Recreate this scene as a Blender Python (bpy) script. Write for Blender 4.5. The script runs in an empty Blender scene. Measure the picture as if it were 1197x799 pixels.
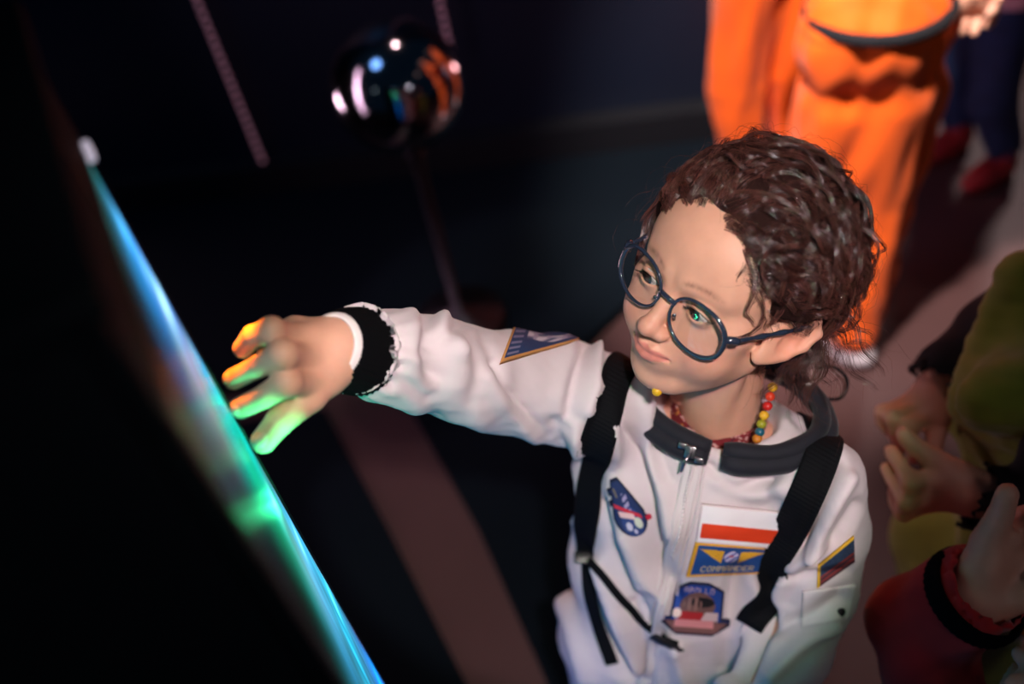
import bpy, math, random
import numpy as np
from mathutils import Vector, Matrix
from mathutils.bvhtree import BVHTree

rng = np.random.default_rng(7)
random.seed(7)
FPX = 1163.75
CX, CY = 598.5, 399.5
CAMZ = 1.65
# ---- camera frame (columns of WC are the camera axes in the world) -----------------
_up = np.array([-.152, .682, .721]); _up /= np.linalg.norm(_up)
_x = np.array([1., 0, 0]); _x -= _x.dot(_up) * _up; _x /= np.linalg.norm(_x)
_y = np.cross(_up, _x)
WC = np.array([_x, _y, _up])            # world = WC @ cam
O = np.array([0, 0, CAMZ])
def W(c): return np.asarray(c, float) @ WC.T + O
def P(px, py, d): return W([(px - CX) / FPX * d, (CY - py) / FPX * d, -d])
def ray(px, py):
    r = WC @ np.array([(px - CX) / FPX, (CY - py) / FPX, -1.]); return r / np.linalg.norm(r)
def G(px, py, z=0.0):
    r = ray(px, py); return O + r * ((z - CAMZ) / r[2])
def GY(px, py, y):
    r = ray(px, py); return O + r * (y / r[1])
def unit(v): v = np.asarray(v, float); return v / np.linalg.norm(v)

# ---- objects ---------------------------------------------------------------------
COL = bpy.context.scene.collection
def link(o, parent=None):
    COL.objects.link(o)
    if parent is not None:
        o.parent = parent
        o.matrix_parent_inverse = parent_world(parent).inverted()
    return o
def parent_world(p):
    m = p.matrix_basis.copy()
    return m if p.parent is None else parent_world(p.parent) @ p.matrix_parent_inverse @ m
def tag(o, label=None, cat=None, group=None, kind=None):
    if label: o['label'] = label
    if cat: o['category'] = cat
    if group: o['group'] = group
    if kind: o['kind'] = kind
    return o
def empty(name, loc, label, cat, group=None):
    o = bpy.data.objects.new(name, None); o.location = Vector(loc); o.empty_display_size = .05
    link(o); return tag(o, label, cat, group)
def mesh(name, verts, faces, mats, parent=None, smooth=True, cols=None, midx=None, uv=None):
    me = bpy.data.meshes.new(name)
    verts = np.asarray(verts, dtype=np.float32)
    if isinstance(faces, np.ndarray) and faces.ndim == 2:
        n, k = faces.shape
        me.vertices.add(len(verts)); me.vertices.foreach_set('co', verts.ravel())
        me.loops.add(n * k); me.loops.foreach_set('vertex_index', faces.astype(np.int32).ravel())
        me.polygons.add(n)
        me.polygons.foreach_set('loop_start', np.arange(0, n * k, k, dtype=np.int32))
        me.update(calc_edges=True)
    else:
        me.from_pydata([tuple(map(float, v)) for v in verts], [], [tuple(int(i) for i in f) for f in faces])
    me.validate()
    if smooth: me.polygons.foreach_set('use_smooth', np.ones(len(me.polygons), bool))
    for m in (mats if isinstance(mats, (list, tuple)) else [mats]): me.materials.append(m)
    if midx is not None: me.polygons.foreach_set('material_index', np.asarray(midx, dtype=np.int32))
    if cols is not None:
        a = me.color_attributes.new('Col', 'FLOAT_COLOR', 'POINT')
        c = np.ones((len(verts), 4), np.float32); c[:, :3] = cols
        a.data.foreach_set('color', c.ravel())
    me.update()
    o = bpy.data.objects.new(name, me)
    return link(o, parent)

# ---- materials -------------------------------------------------------------------
def lin(r, g, b):
    return tuple(((c / 255) / 12.92 if c / 255 <= .04045 else ((c / 255 + .055) / 1.055) ** 2.4) for c in (r, g, b))
def mat(name, col=(.5, .5, .5), rough=.6, metal=0., spec=.5, attr=False, noise=None, bump=None, sss=0., sheen=0., coat=0., emit=None, estr=0., trans=0., ior=1.45, weave=None):
    m = bpy.data.materials.new(name); m.use_nodes = True
    nt = m.node_tree; b = nt.nodes['Principled BSDF']; L = nt.links
    b.inputs['Base Color'].default_value = (*col, 1); b.inputs['Roughness'].default_value = rough
    b.inputs['Metallic'].default_value = metal; b.inputs['Specular IOR Level'].default_value = spec
    b.inputs['IOR'].default_value = ior; b.inputs['Transmission Weight'].default_value = trans
    b.inputs['Sheen Weight'].default_value = sheen; b.inputs['Coat Weight'].default_value = coat
    if sss:
        b.inputs['Subsurface Weight'].default_value = sss
        b.inputs['Subsurface Radius'].default_value = (1, .35, .2); b.inputs['Subsurface Scale'].default_value = .006
    if emit: b.inputs['Emission Color'].default_value = (*emit, 1); b.inputs['Emission Strength'].default_value = estr
    src = None
    if attr:
        a = nt.nodes.new('ShaderNodeVertexColor'); a.layer_name = 'Col'; src = a.outputs['Color']
        L.new(src, b.inputs['Base Color'])
    tc = nt.nodes.new('ShaderNodeTexCoord')
    if noise:   # (scale, amount) multiplies the colour
        n = nt.nodes.new('ShaderNodeTexNoise'); n.inputs['Scale'].default_value = noise[0]; n.inputs['Detail'].default_value = 6
        L.new(tc.outputs['Object'], n.inputs['Vector'])
        r = nt.nodes.new('ShaderNodeMapRange'); r.inputs['From Min'].default_value = .3; r.inputs['From Max'].default_value = .7
        r.inputs['To Min'].default_value = 1 - noise[1]; r.inputs['To Max'].default_value = 1 + noise[1]
        L.new(n.outputs['Fac'], r.inputs['Value'])
        x = nt.nodes.new('ShaderNodeVectorMath'); x.operation = 'MULTIPLY'
        if src: L.new(src, x.inputs[0])
        else: x.inputs[0].default_value = col
        L.new(r.outputs['Result'], x.inputs[1]); L.new(x.outputs['Vector'], b.inputs['Base Color'])
    if bump:    # (scale, strength, distance)
        n = nt.nodes.new('ShaderNodeTexNoise'); n.inputs['Scale'].default_value = bump[0]; n.inputs['Detail'].default_value = 5
        L.new(tc.outputs['Object'], n.inputs['Vector'])
        q = nt.nodes.new('ShaderNodeBump'); q.inputs['Strength'].default_value = bump[1]; q.inputs['Distance'].default_value = bump[2]
        L.new(n.outputs['Fac'], q.inputs['Height']); L.new(q.outputs['Normal'], b.inputs['Normal'])
    return m

# ---- signed distance sculpting -----------------------------------------------------
def sm_min(a, b, k):
    if k <= 0: return np.minimum(a, b)
    h = np.clip(.5 + .5 * (b - a) / k, 0, 1); return b + (a - b) * h - k * h * (1 - h)
def sm_max(a, b, k): return -sm_min(-a, -b, k)
def ell(p, c, r, R=None):
    q = p - np.asarray(c, np.float32)
    if R is not None: q = q @ np.asarray(R, np.float32)      # columns of R = local axes
    r = np.asarray(r, np.float32)
    k0 = np.linalg.norm(q / r, axis=1); k1 = np.linalg.norm(q / (r * r), axis=1)
    return k0 * (k0 - 1) / np.maximum(k1, 1e-9)
def cap(p, a, b, ra, rb):
    a = np.asarray(a, np.float32); b = np.asarray(b, np.float32)
    ba = b - a; L2 = float(ba @ ba) + 1e-12
    h = np.clip((p - a) @ ba / L2, 0, 1)
    return np.linalg.norm(p - a - h[:, None] * ba, axis=1) - (ra + (rb - ra) * h)
def chain(p, pts, rad, k=.0):
    d = None
    for i in range(len(pts) - 1):
        e = cap(p, pts[i], pts[i + 1], rad[i], rad[i + 1]); d = e if d is None else sm_min(d, e, k)
    return d
def rot(axis, deg):
    return np.array(Matrix.Rotation(math.radians(deg), 3, axis))
def sculpt(fn, lo, hi, h, coarse=4):
    """narrow-band surface nets"""
    lo = np.asarray(lo, float); hi = np.asarray(hi, float)
    n = (np.ceil((hi - lo) / h / coarse).astype(int) + 1) * coarse + 1
    nc = (n - 1) // coarse + 1
    ax = [lo[i] + np.arange(nc[i]) * h * coarse for i in range(3)]
    g = np.stack(np.meshgrid(*ax, indexing='ij'), -1).reshape(-1, 3).astype(np.float32)
    fc = fn(g).reshape(nc)
    band = np.abs(fc) < h * coarse * 2.2
    act = np.zeros(nc - 1, bool)
    for dx in (0, 1):
        for dy in (0, 1):
            for dz in (0, 1): act |= band[dx:nc[0] - 1 + dx, dy:nc[1] - 1 + dy, dz:nc[2] - 1 + dz]
    F = np.repeat(np.repeat(np.repeat(fc, coarse, 0), coarse, 1), coarse, 2)[:n[0], :n[1], :n[2]].astype(np.float32)
    A = np.zeros(n, bool)
    rep = np.repeat(np.repeat(np.repeat(act, coarse, 0), coarse, 1), coarse, 2)
    A[:-1, :-1, :-1] |= rep; A[1:, :-1, :-1] |= rep; A[:-1, 1:, :-1] |= rep; A[:-1, :-1, 1:] |= rep
    A[1:, 1:, :-1] |= rep; A[1:, :-1, 1:] |= rep; A[:-1, 1:, 1:] |= rep; A[1:, 1:, 1:] |= rep
    idx = np.argwhere(A)
    out = np.empty(len(idx), np.float32)
    for s in range(0, len(idx), 400000):
        out[s:s + 400000] = fn((lo + idx[s:s + 400000] * h).astype(np.float32))
    F[A] = out
    S = F < 0
    c = np.zeros(n - 1, np.int8)
    for dx in (0, 1):
        for dy in (0, 1):
            for dz in (0, 1): c += S[dx:n[0] - 1 + dx, dy:n[1] - 1 + dy, dz:n[2] - 1 + dz]
    cells = np.argwhere((c > 0) & (c < 8) & rep)
    vid = -np.ones(n - 1, np.int64); vid[tuple(cells.T)] = np.arange(len(cells))
    acc = np.zeros((len(cells), 3)); cnt = np.zeros(len(cells))
    cor = [(x, y, z) for x in (0, 1) for y in (0, 1) for z in (0, 1)]
    for a in cor:
        for b in cor:
            if sum(abs(a[i] - b[i]) for i in range(3)) != 1 or a > b: continue
            fa = F[tuple((cells + a).T)]; fb = F[tuple((cells + b).T)]
            m = (fa < 0) != (fb < 0)
            t = np.where(m, fa / np.where(m, fa - fb, 1), 0)
            pt = np.array(a) + t[:, None] * (np.array(b) - np.array(a))
            acc += pt * m[:, None]; cnt += m
    V = lo + (cells + acc / np.maximum(cnt, 1)[:, None]) * h
    faces = []
    for a in range(3):
        u, v = (a + 1) % 3, (a + 2) % 3
        s0 = [slice(None)] * 3; s1 = [slice(None)] * 3; s0[a] = slice(0, -1); s1[a] = slice(1, None)
        m = S[tuple(s0)] != S[tuple(s1)]
        e = np.argwhere(m); e = e[(e[:, u] > 0) & (e[:, v] > 0) & (e[:, u] < n[u] - 1) & (e[:, v] < n[v] - 1)]
        du = np.zeros(3, int); du[u] = 1; dv = np.zeros(3, int); dv[v] = 1
        q = np.stack([vid[tuple((e - du - dv).T)], vid[tuple((e - dv).T)], vid[tuple(e.T)], vid[tuple((e - du).T)]], 1)
        flip = ~S[tuple(e.T)]
        q[flip] = q[flip][:, ::-1]
        faces.append(q)
    Fq = np.concatenate(faces); Fq = Fq[(Fq >= 0).all(1)]
    return V, Fq
def vnormals(V, F):
    a = V[F[:, 1]] - V[F[:, 0]]; b = V[F[:, 2]] - V[F[:, 0]]
    fn = np.cross(a, b); N = np.zeros_like(V)
    for k in range(F.shape[1]): np.add.at(N, F[:, k], fn)
    return N / np.maximum(np.linalg.norm(N, axis=1), 1e-12)[:, None]
def relax(V, F, it=2, lam=.5):
    E = np.concatenate([np.stack([F[:, k], F[:, (k + 1) % F.shape[1]]], 1) for k in range(F.shape[1])])
    cnt = np.zeros(len(V)); np.add.at(cnt, E[:, 0], 1); np.add.at(cnt, E[:, 1], 1)
    for _ in range(it):
        s = np.zeros_like(V); np.add.at(s, E[:, 0], V[E[:, 1]]); np.add.at(s, E[:, 1], V[E[:, 0]])
        V = V + lam * (s / np.maximum(cnt, 1)[:, None] - V)
    return V
_ph = rng.uniform(0, 6.28, (40, 4)); _dr = rng.normal(size=(40, 3))
def wav(p, freq, n=10, seed=0, stretch=(1, 1, 1)):
    """smooth pseudo noise in about -1..1"""
    o = np.zeros(len(p)); q = p * np.asarray(stretch)
    for i in range(n):
        j = (i + seed * 7) % 40
        o += np.sin(q @ (_dr[j] * freq * (.6 + .12 * i)) + _ph[j, 0] + 1.3 * np.sin(q @ (_dr[(j + 11) % 40] * freq * .5) + _ph[j, 1]))
    return o / math.sqrt(n) * .8
def tube(pts, rad, seg=8, closed=False, squash=None):
    """swept ring mesh, returns verts, faces"""
    pts = np.asarray(pts, float); n = len(pts); rad = np.broadcast_to(np.asarray(rad, float), (n,)) if np.ndim(rad) < 2 else rad
    T = np.gradient(pts, axis=0) if not closed else (np.roll(pts, -1, 0) - np.roll(pts, 1, 0))
    T /= np.maximum(np.linalg.norm(T, axis=1), 1e-12)[:, None]
    ref = np.array([.13, .27, .95]) if abs(T[0] @ np.array([.13, .27, .95])) < .9 else np.array([1., 0, 0])
    V = []; nrm = unit(np.cross(T[0], ref))
    for i in range(n):
        nrm = nrm - (nrm @ T[i]) * T[i]; nrm /= max(np.linalg.norm(nrm), 1e-12); b = np.cross(T[i], nrm)
        for k in range(seg):
            a = 2 * math.pi * k / seg; V.append(pts[i] + rad[i] * (math.cos(a) * nrm + math.sin(a) * b))
    F = []
    for i in range(n if closed else n - 1):
        j = (i + 1) % n
        for k in range(seg):
            F.append((i * seg + k, i * seg + (k + 1) % seg, j * seg + (k + 1) % seg, j * seg + k))
    V = list(V)
    if not closed:
        for e, i in ((0, 0), (1, n - 1)):
            V.append(pts[i]); c = len(V) - 1
            for k in range(seg):
                a, b2 = i * seg + k, i * seg + (k + 1) % seg
                F.append((c, b2, a) if e == 0 else (c, a, b2))
    return np.array(V), F
def spline(pts, n):
    """Catmull-Rom through pts"""
    p = np.asarray(pts, float); m = len(p) - 1
    q = np.vstack([2 * p[0] - p[1], p, 2 * p[-1] - p[-2]]); t = np.linspace(0, m, n); i = np.minimum(t.astype(int), m - 1); f = (t - i)[:, None]
    a, b, c, d = q[i], q[i + 1], q[i + 2], q[i + 3]
    return .5 * (2 * b + (c - a) * f + (2 * a - 5 * b + 4 * c - d) * f ** 2 + (3 * b - a - 3 * c + d) * f ** 3)
def merge(parts):
    V = []; F = []; o = 0; idx = []
    for i, (v, f) in enumerate(parts):
        V.append(np.asarray(v)); F += [tuple(int(a) + o for a in q) for q in f]; idx += [i] * len(f); o += len(v)
    return np.vstack(V), F, idx
def box(c, s, R=None, bev=0.0):
    """box with chamfered edges; s = half sizes"""
    import bmesh
    bm = bmesh.new(); bmesh.ops.create_cube(bm, size=2)
    for v in bm.verts: v.co = Vector((v.co.x * s[0], v.co.y * s[1], v.co.z * s[2]))
    if bev: bmesh.ops.bevel(bm, geom=bm.edges[:], offset=bev, segments=2, affect='EDGES', profile=.6)
    V = np.array([v.co[:] for v in bm.verts]); F = [tuple(v.index for v in f.verts) for f in bm.faces]; bm.free()
    if R is not None: V = V @ np.asarray(R).T
    return V + np.asarray(c), F
def lathe(prof, c, seg=48, axis=None):
    V = []; F = []
    for r, z in prof:
        for k in range(seg):
            a = 2 * math.pi * k / seg; V.append((r * math.cos(a), r * math.sin(a), z))
    for i in range(len(prof) - 1):
        for k in range(seg):
            F.append((i * seg + k, i * seg + (k + 1) % seg, (i + 1) * seg + (k + 1) % seg, (i + 1) * seg + k))
    V = np.array(V)
    if axis is not None:
        z = unit(axis); x = unit(np.cross(z, [.3, .9, .1])); y = np.cross(z, x); V = V @ np.array([x, y, z])
    return V + np.asarray(c), F
def sphere(c, r, seg=24, rings=16, R=None):
    prof = [(max(math.sin(math.pi * i / rings), 1e-5), -math.cos(math.pi * i / rings)) for i in range(rings + 1)]
    V, F = lathe(prof, (0, 0, 0), seg); V = V * np.asarray(r)
    if R is not None: V = V @ np.asarray(R).T
    return V + np.asarray(c), F
# ================= THE GIRL: head ====================================================
HR = WC @ np.array([[0.50774187, 0.82206826, 0.25768581],
                    [-0.58445575, 0.10893582, 0.80407988],
                    [0.63293733, -0.55887097, 0.5357738]]) @ rot('Z', 7)
HT = W([0.1855, 0.045, -0.868])
def H(p): return np.asarray(p, float) @ HR.T + HT          # head frame -> world
def Hi(p): return (np.asarray(p, float) - HT) @ HR
NECK = P(838, 486, .985)                                     # base of the neck
neck_l = Hi(NECK)
def mir(p): q = p.copy(); q[:, 0] = np.abs(q[:, 0]); return q
EYE = np.array([.0280, -.0655, .009]); ER = .0118
def ear(q):
    eo = np.array([.070, -.004, -.004], np.float32); q = (q + np.array([0, .009, 0], np.float32) - eo) @ rot('X', -32).astype(np.float32) * np.float32(1/1.08) + eo
    pts = [(.064, -.008, .003), (.068, -.011, .016), (.074, -.006, .027), (.081, .005, .029), (.0855, .013, .021), (.084, .013, .007), (.079, .008, -.007), (.073, .001, -.017)]
    d = chain(q, pts, [.0026, .003, .0034, .0036, .0036, .0034, .003, .003], .003)
    Re = rot('Z', -28) @ rot('X', -12)
    pl = ell(q, (.0735, .001, .004), (.0042, .0165, .0250), Re)
    d = sm_min(d, pl, .003)
    d = sm_min(d, ell(q, (.0685, -.0045, -.018), (.0045, .0075, .0085), Re), .004)
    d = sm_min(d, cap(q, (.0665, -.010, -.004), (.066, -.010, .004), .004, .003), .003)   # tragus
    con = ell(q, (.0795, -.0015, .001), (.0062, .0075, .0115), Re)
    d = sm_max(d, -con, .002)
    fos = cap(q, (.079, -.003, .019), (.084, .006, .021), .0026, .0024)
    d = sm_max(d, -fos, .0015)
    fos = cap(q, (.0865, .0075, .018), (.0835, .0065, .004), .0022, .002)
    return sm_max(d, -fos, .0015)
def head_sdf(p):
    q = mir(p)
    d = ell(q, (0, .010, .036), (.0705, .088, .074))
    d = sm_min(d, ell(q, (0, -.034, .040), (.060, .042, .048)), .02)
    d = sm_min(d, ell(q, (0, -.029, -.018), (.059, .047, .062)), .016)
    d = sm_min(d, cap(q, (.048, -.010, -.036), (.018, -.048, -.073), .013, .012), .022)
    d = sm_min(d, ell(q, (0, -.0555, -.0755), (.0165, .0155, .0140)), .016)
    d = sm_min(d, ell(q, (.034, -.048, -.030), (.023, .021, .024)), .016)
    d = sm_min(d, ell(q, (.044, -.042, -.004), (.018, .018, .014)), .014)
    d = sm_min(d, cap(q, (.010, -.0725, .026), (.038, -.060, .027), .0075, .007), .012)
    d = sm_min(d, ell(q, (0, -.064, -.046), (.024, .0165, .019)), .012)
    d = sm_max(d, -ell(q, (.0270, -.0850, .0090), (.0165, .0105, .0105)), .010)
    # nose
    d = sm_min(d, cap(q, (0, -.073, .014), (0, -.0875, -.017), .0058, .0072), .010)
    d = sm_min(d, ell(q, (0, -.0905, -.0205), (.0085, .0082, .0078)), .006)
    d = sm_min(d, ell(q, (.0095, -.0820, -.0240), (.0062, .0075, .0056)), .005)
    d = sm_max(d, -cap(q, (.0050, -.0880, -.0300), (.0062, -.0830, -.0285), .0022, .002), .002)
    # lids
    lid = np.linalg.norm(q - EYE, axis=1) - .0134
    d = sm_min(d, lid, .004)
    x = q[:, 0] - EYE[0]; z = q[:, 2] - EYE[2] + .0012
    al = np.maximum(np.hypot(x, z + .0125) - .0165, np.hypot(x, z - .0150) - .0190)
    inner = np.maximum(np.linalg.norm(q - EYE, axis=1) - .0160, al)
    inner = np.maximum(inner, q[:, 1] + .062)
    d = sm_max(d, -inner, .0012)
    crease = np.abs(np.hypot(x, z + .0125) - .0198) - .0004
    crease = np.maximum(np.maximum(crease, -(z)), np.linalg.norm(q - EYE, axis=1) - .0144)
    d = sm_max(d, -crease, .0012)
    # lips
    zc = -.0462 + .10 * q[:, 0]                       # mouth line rises to the corners: a faint smile
    q2 = q.copy(); q2[:, 2] -= .10 * q[:, 0] - 0
    d = sm_min(d, chain(q2, [(0, -.0800, -.0428), (.006, -.0800, -.0422), (.019, -.0715, -.0455)], [.0036, .0040, .0018], .001), .004)
    d = sm_min(d, chain(q2, [(0, -.0795, -.0500), (.008, -.0780, -.0497), (.018, -.0715, -.0470)], [.0048, .0042, .0018], .001), .004)
    d = sm_max(d, -chain(q2, [(0, -.0850, -.0462), (.010, -.0830, -.0463), (.021, -.0735, -.0466)], [.0012, .0012, .0013], .0), .0022)
    d = sm_max(d, -cap(q, (0, -.0865, -.0335), (0, -.0850, -.0385), .0022, .0022), .003)
    # neck
    d = sm_min(d, cap(p, (0, .014, -.040), neck_l, .031, .035), .016)
    d = sm_min(d, cap(p, (.0, .030, -.01), (neck_l + np.array([0, .01, 0])), .03, .034), .012)
    # sternomastoid ridges
    d = sm_min(d, cap(q, (.044, .008, -.030), (neck_l[0] + .012, neck_l[1] - .028, neck_l[2] + .006), .008, .006), .012)
    d = sm_min(d, ear(q), .004)
    return d
def lin3(*c): return np.array(lin(*c))
SKIN = lin3(221, 165, 140)
def head_mesh():
    V, F = sculpt(head_sdf, (-.095, -.115, min(-.105, neck_l[2] - .045)), (.14, .12, .125), .00135)
    V = relax(V, F, 1, .35)
    q = V.copy(); q[:, 0] = np.abs(q[:, 0])
    C = np.tile(SKIN, (len(V), 1))
    def blend(w, c): 
        nonlocal C
        w = np.clip(w, 0, 1)[:, None]; C = C * (1 - w) + np.asarray(c) * w
    g = lambda c, s: np.exp(-(((q - np.array(c)) / np.array(s)) ** 2).sum(1))
    blend(.40 * g((.038, -.062, -.028), (.018, .03, .016)), lin3(218, 128, 112))
    blend(.35 * g((0, -.097, -.022), (.012, .012, .010)), lin3(220, 130, 115))
    blend(.45 * g((.078, .003, .0), (.012, .025, .03)), lin3(225, 128, 100))
    zc = q[:, 2] - .10 * q[:, 0]
    lipw = (1 - (q[:, 0] / .0215) ** 2)
    up = (zc < -.0385 - .0 * q[:, 0]) ; lo = -.0545
    m = np.clip(((-.0388 - .0035 * (q[:, 0] / .02)) - zc) / .0012, 0, 1) * np.clip((zc - (-.0545 + .006 * (q[:, 0] / .02) ** 2)) / .0015, 0, 1) * np.clip(lipw * 6, 0, 1) * (q[:, 1] < -.066)
    blend(.85 * m, lin3(208, 122, 112))
    bw = np.exp(-((q[:, 2] - (.0275 + .004 * np.sin((q[:, 0] - .008) / .038 * 3.1))) / .0026) ** 2) * np.clip((q[:, 0] - .008) / .006, 0, 1) * np.clip((.047 - q[:, 0]) / .014, 0, 1) * (q[:, 1] < -.04)
    blend(.55 * bw * (.8 + .3 * wav(V, 900, seed=2)), lin3(92, 58, 48))
    # lash line
    x = q[:, 0] - EYE[0]; z = q[:, 2] - EYE[2] + .0012
    al = np.hypot(x, z + .0125) - .0165
    lw = np.exp(-((al - .0004) / .0012) ** 2) * (z > -.002) * (np.abs(x) < .014) * (np.linalg.norm(q - EYE, axis=1) < .0155)
    blend(1. * lw, lin3(40, 24, 20))
    return V, F, C
def eye_mesh(sx):
    """an eyeball whose iris looks down towards the fingers"""
    c = EYE * np.array([sx, 1, 1])
    gz = unit(np.array([-.20, -1, -.20]))
    V, F = sphere((0, 0, 0), (1, 1, 1), 48, 32)
    ang = np.degrees(np.arccos(np.clip(V @ gz, -1, 1)))
    # finer pole towards the gaze
    z = gz; x = unit(np.cross(z, [0, 0, 1.])); y = np.cross(z, x)
    V = np.c_[V[:, 0], V[:, 1], V[:, 2]] @ np.array([x, y, -z])
    t = np.degrees(np.arccos(np.clip(V @ gz, -1, 1)))
    C = np.tile(lin3(225, 215, 208), (len(V), 1))
    C[t < 36] = lin3(44, 25, 15); C[t < 18] = (.003, .003, .003); C[(t > 31) & (t < 36)] = lin3(22, 13, 9)
    return V * ER + c, F, C
# ================= THE GIRL: hand, hidden body, suit ==================================
UW = WC @ unit([.02, .786, .617])
LW = WC @ np.array([.925, -.248, .286]); LW = unit(LW - LW @ UW * UW)
BW = np.cross(UW, LW)
TR = np.stack([LW, BW, UW], 1)
TO = NECK
def T(p): return np.asarray(p, float) @ TR.T + TO
def Ti(p): return (np.asarray(p, float) - TO) @ TR
TR32 = TR.astype(np.float32); TO32 = TO.astype(np.float32)
WR = P(400, 407, .765); WRD = unit(P(470, 421, .84) - WR)       # wrist and forearm direction
FING = {
 'index':  ([(360, 447, .738), (336, 446, .708), (309, 463, .713), (282, 476, .7205)], [.0115, .0104, .0083, .0084]),
 'middle': ([(352, 419, .735), (331, 414, .702), (302, 428, .708), (273, 443, .7190)], [.0120, .0106, .0079, .0078]),
 'ring':   ([(344, 396, .738), (318, 386, .708), (296, 392, .712), (284, 407, .7230)], [.0115, .0094, .0078, .0074]),
 'little': ([(345, 386, .757), (326, 390, .745), (315, 401, .752), (311, 411, .7560)], [.0100, .0084, .0078, .0070]),
 'thumb':  ([(384, 431, .757), (361, 461, .742), (327, 492, .727), (308, 515, .7205)], [.0160, .0138, .0102, .0092])}
def hand_sdf(p, stub=True):
    d = None
    wr = WR
    for n, (pt, r) in FING.items():
        q = [P(*a) for a in pt]
        f = chain(p, q, r, .002)
        pr = q[1] - q[0]
        if n != 'thumb':
            f = sm_min(f, np.linalg.norm(p - (q[1] + WC[:, 2] * .0018), axis=1) - (r[1] + .0002), .004)
        d = f if d is None else sm_min(d, f, .0022)
    q = {n: P(*v[0][0]) for n, v in FING.items()}
    palm = None
    for n, rr in (('index', .0115), ('middle', .0120), ('ring', .0120), ('little', .0105)):
        e = cap(p, wr + (q[n] - q['middle']) * .38, q[n], .0160, rr); palm = e if palm is None else sm_min(palm, e, .010)
    palm = sm_min(palm, cap(p, wr, q['thumb'], .0160, .0145), .012)
    palm = sm_min(palm, cap(p, P(360, 442, .745), P(378, 440, .757), .012, .014), .012)
    d = sm_min(d, palm, .006)
    d = sm_min(d, cap(p, wr, wr + WRD * (.07 if stub else .008), .0205, .0235 if stub else .0205), .012)
    for n in ('index', 'middle', 'ring'):                      # tendons on the back of the hand
        d = sm_min(d, cap(p, q[n] + WC[:, 2] * .0065, wr + WC[:, 2] * .013 + (q[n] - q['middle']) * .3, .0042, .003), .006)
    return d
def nail_at(a, b, r, side):
    a = P(*a); b = P(*b); ax = unit(b - a); nn = unit(np.asarray(side) - (np.asarray(side) @ ax) * ax)
    return b + ax * r * .25 + nn * r * .82, ax, nn
NAILS = [nail_at(FING['index'][0][2], FING['index'][0][3], .0082, WC[:, 2] + WC[:, 0] * .0), nail_at(FING['thumb'][0][2], FING['thumb'][0][3], .0088, WC[:, 2] + WC[:, 1] * .1),
         nail_at(FING['middle'][0][2], FING['middle'][0][3], .0084, WC[:, 2] + WC[:, 1] * .5)]
def hand_mesh():
    g = lambda p: hand_sdf(p)
    allp = np.array([P(*a) for v in FING.values() for a in v[0]] + [WR, WR + WRD * .075])
    V, F = sculpt(g, allp.min(0) - .03, allp.max(0) + .03, .0013)
    V = relax(V, F, 1, .4)
    C = np.tile(SKIN * .95, (len(V), 1))
    for n, (pt, r) in FING.items():
        q = [P(*a) for a in pt]
        for c, s, am in ((q[1], .010, .35), (q[2], .008, .25), (q[3], .010, .3)):
            w = (am * np.exp(-((V - c) ** 2).sum(1) / s ** 2))[:, None]; C = C * (1 - w) + lin3(216, 132, 112) * w
    N = vnormals(V, F)
    for c, ax, nn in NAILS:                                    # nails: a shallow groove round a flatter plate
        r = V - c; a = r @ ax; b = r @ nn; s = r - a[:, None] * ax - b[:, None] * nn; s = np.linalg.norm(s, axis=1)
        e = np.hypot(a / .0062, s / .0048)
        m = (b > -.006) & (b < .006)
        V = V - N * (.0006 * np.exp(-((e - 1) / .14) ** 2) * m)[:, None]
        w = (.6 * np.clip((1 - e) / .1, 0, 1) * m)[:, None]; C = C * (1 - w) + lin3(236, 190, 176) * w
    return V, F, C
# limb axes of the suit
SLEEVE = [P(423, 409, .787), P(455, 416, .82), P(490, 424, .85), P(540, 436, .90), P(600, 448, .955), P(650, 456, .975), P(700, 470, .985)]
SLR = [.0335, .0385, .0425, .0455, .049, .052, .052]
FOOT = {s: np.array([*(T((s * .065, .0, -.44))[:2] + np.array([s * .02, .01])), .05]) for s in (-1, 1)}
LARM = [P(958, 562, .945), P(962, 620, .985), P(950, 690, 1.03), P(922, 760, 1.035), P(880, 830, 1.03)]
LAR = [.043, .044, .043, .041, .036]
def suit_base(p):
    q = (p - TO32) @ TR32
    d = cap(q, (-.080, .008, -.045), (.082, .008, -.045), .050, .052)
    d = sm_min(d, cap(q, (0, .01, -.03), (0, .0, -.08), .062, .08), .03)
    d = sm_min(d, ell(q, (-.014, -.004, -.12), (.120, .086, .13)), .03)
    d = sm_min(d, ell(q, (-.018, -.004, -.24), (.120, .092, .12)), .03)
    d = sm_min(d, ell(q, (0, .0, -.36), (.122, .100, .12)), .03)
    d = sm_min(d, chain(p, SLEEVE, SLR, .01), .028)
    d = sm_min(d, chain(p, LARM, LAR, .01), .016)
    for s in (-1, 1):
        hp = T((s * .062, 0, -.38)); kn = (hp + FOOT[s]) / 2 + np.array([0, -.01, .02])
        d = sm_min(d, chain(p, [hp, kn, FOOT[s] + np.array([0, 0, .06])], [.078, .062, .05], .01), .02)
    # open neck and open sleeve end
    d = sm_max(d, -cap(q, (0, .012, -.030), (0, .012, .2), .052, .10), .008)
    d = sm_max(d, -cap(p, WR - WRD * .05, SLEEVE[0] + WRD * .004, .030, .030), .004)
    return d
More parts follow.
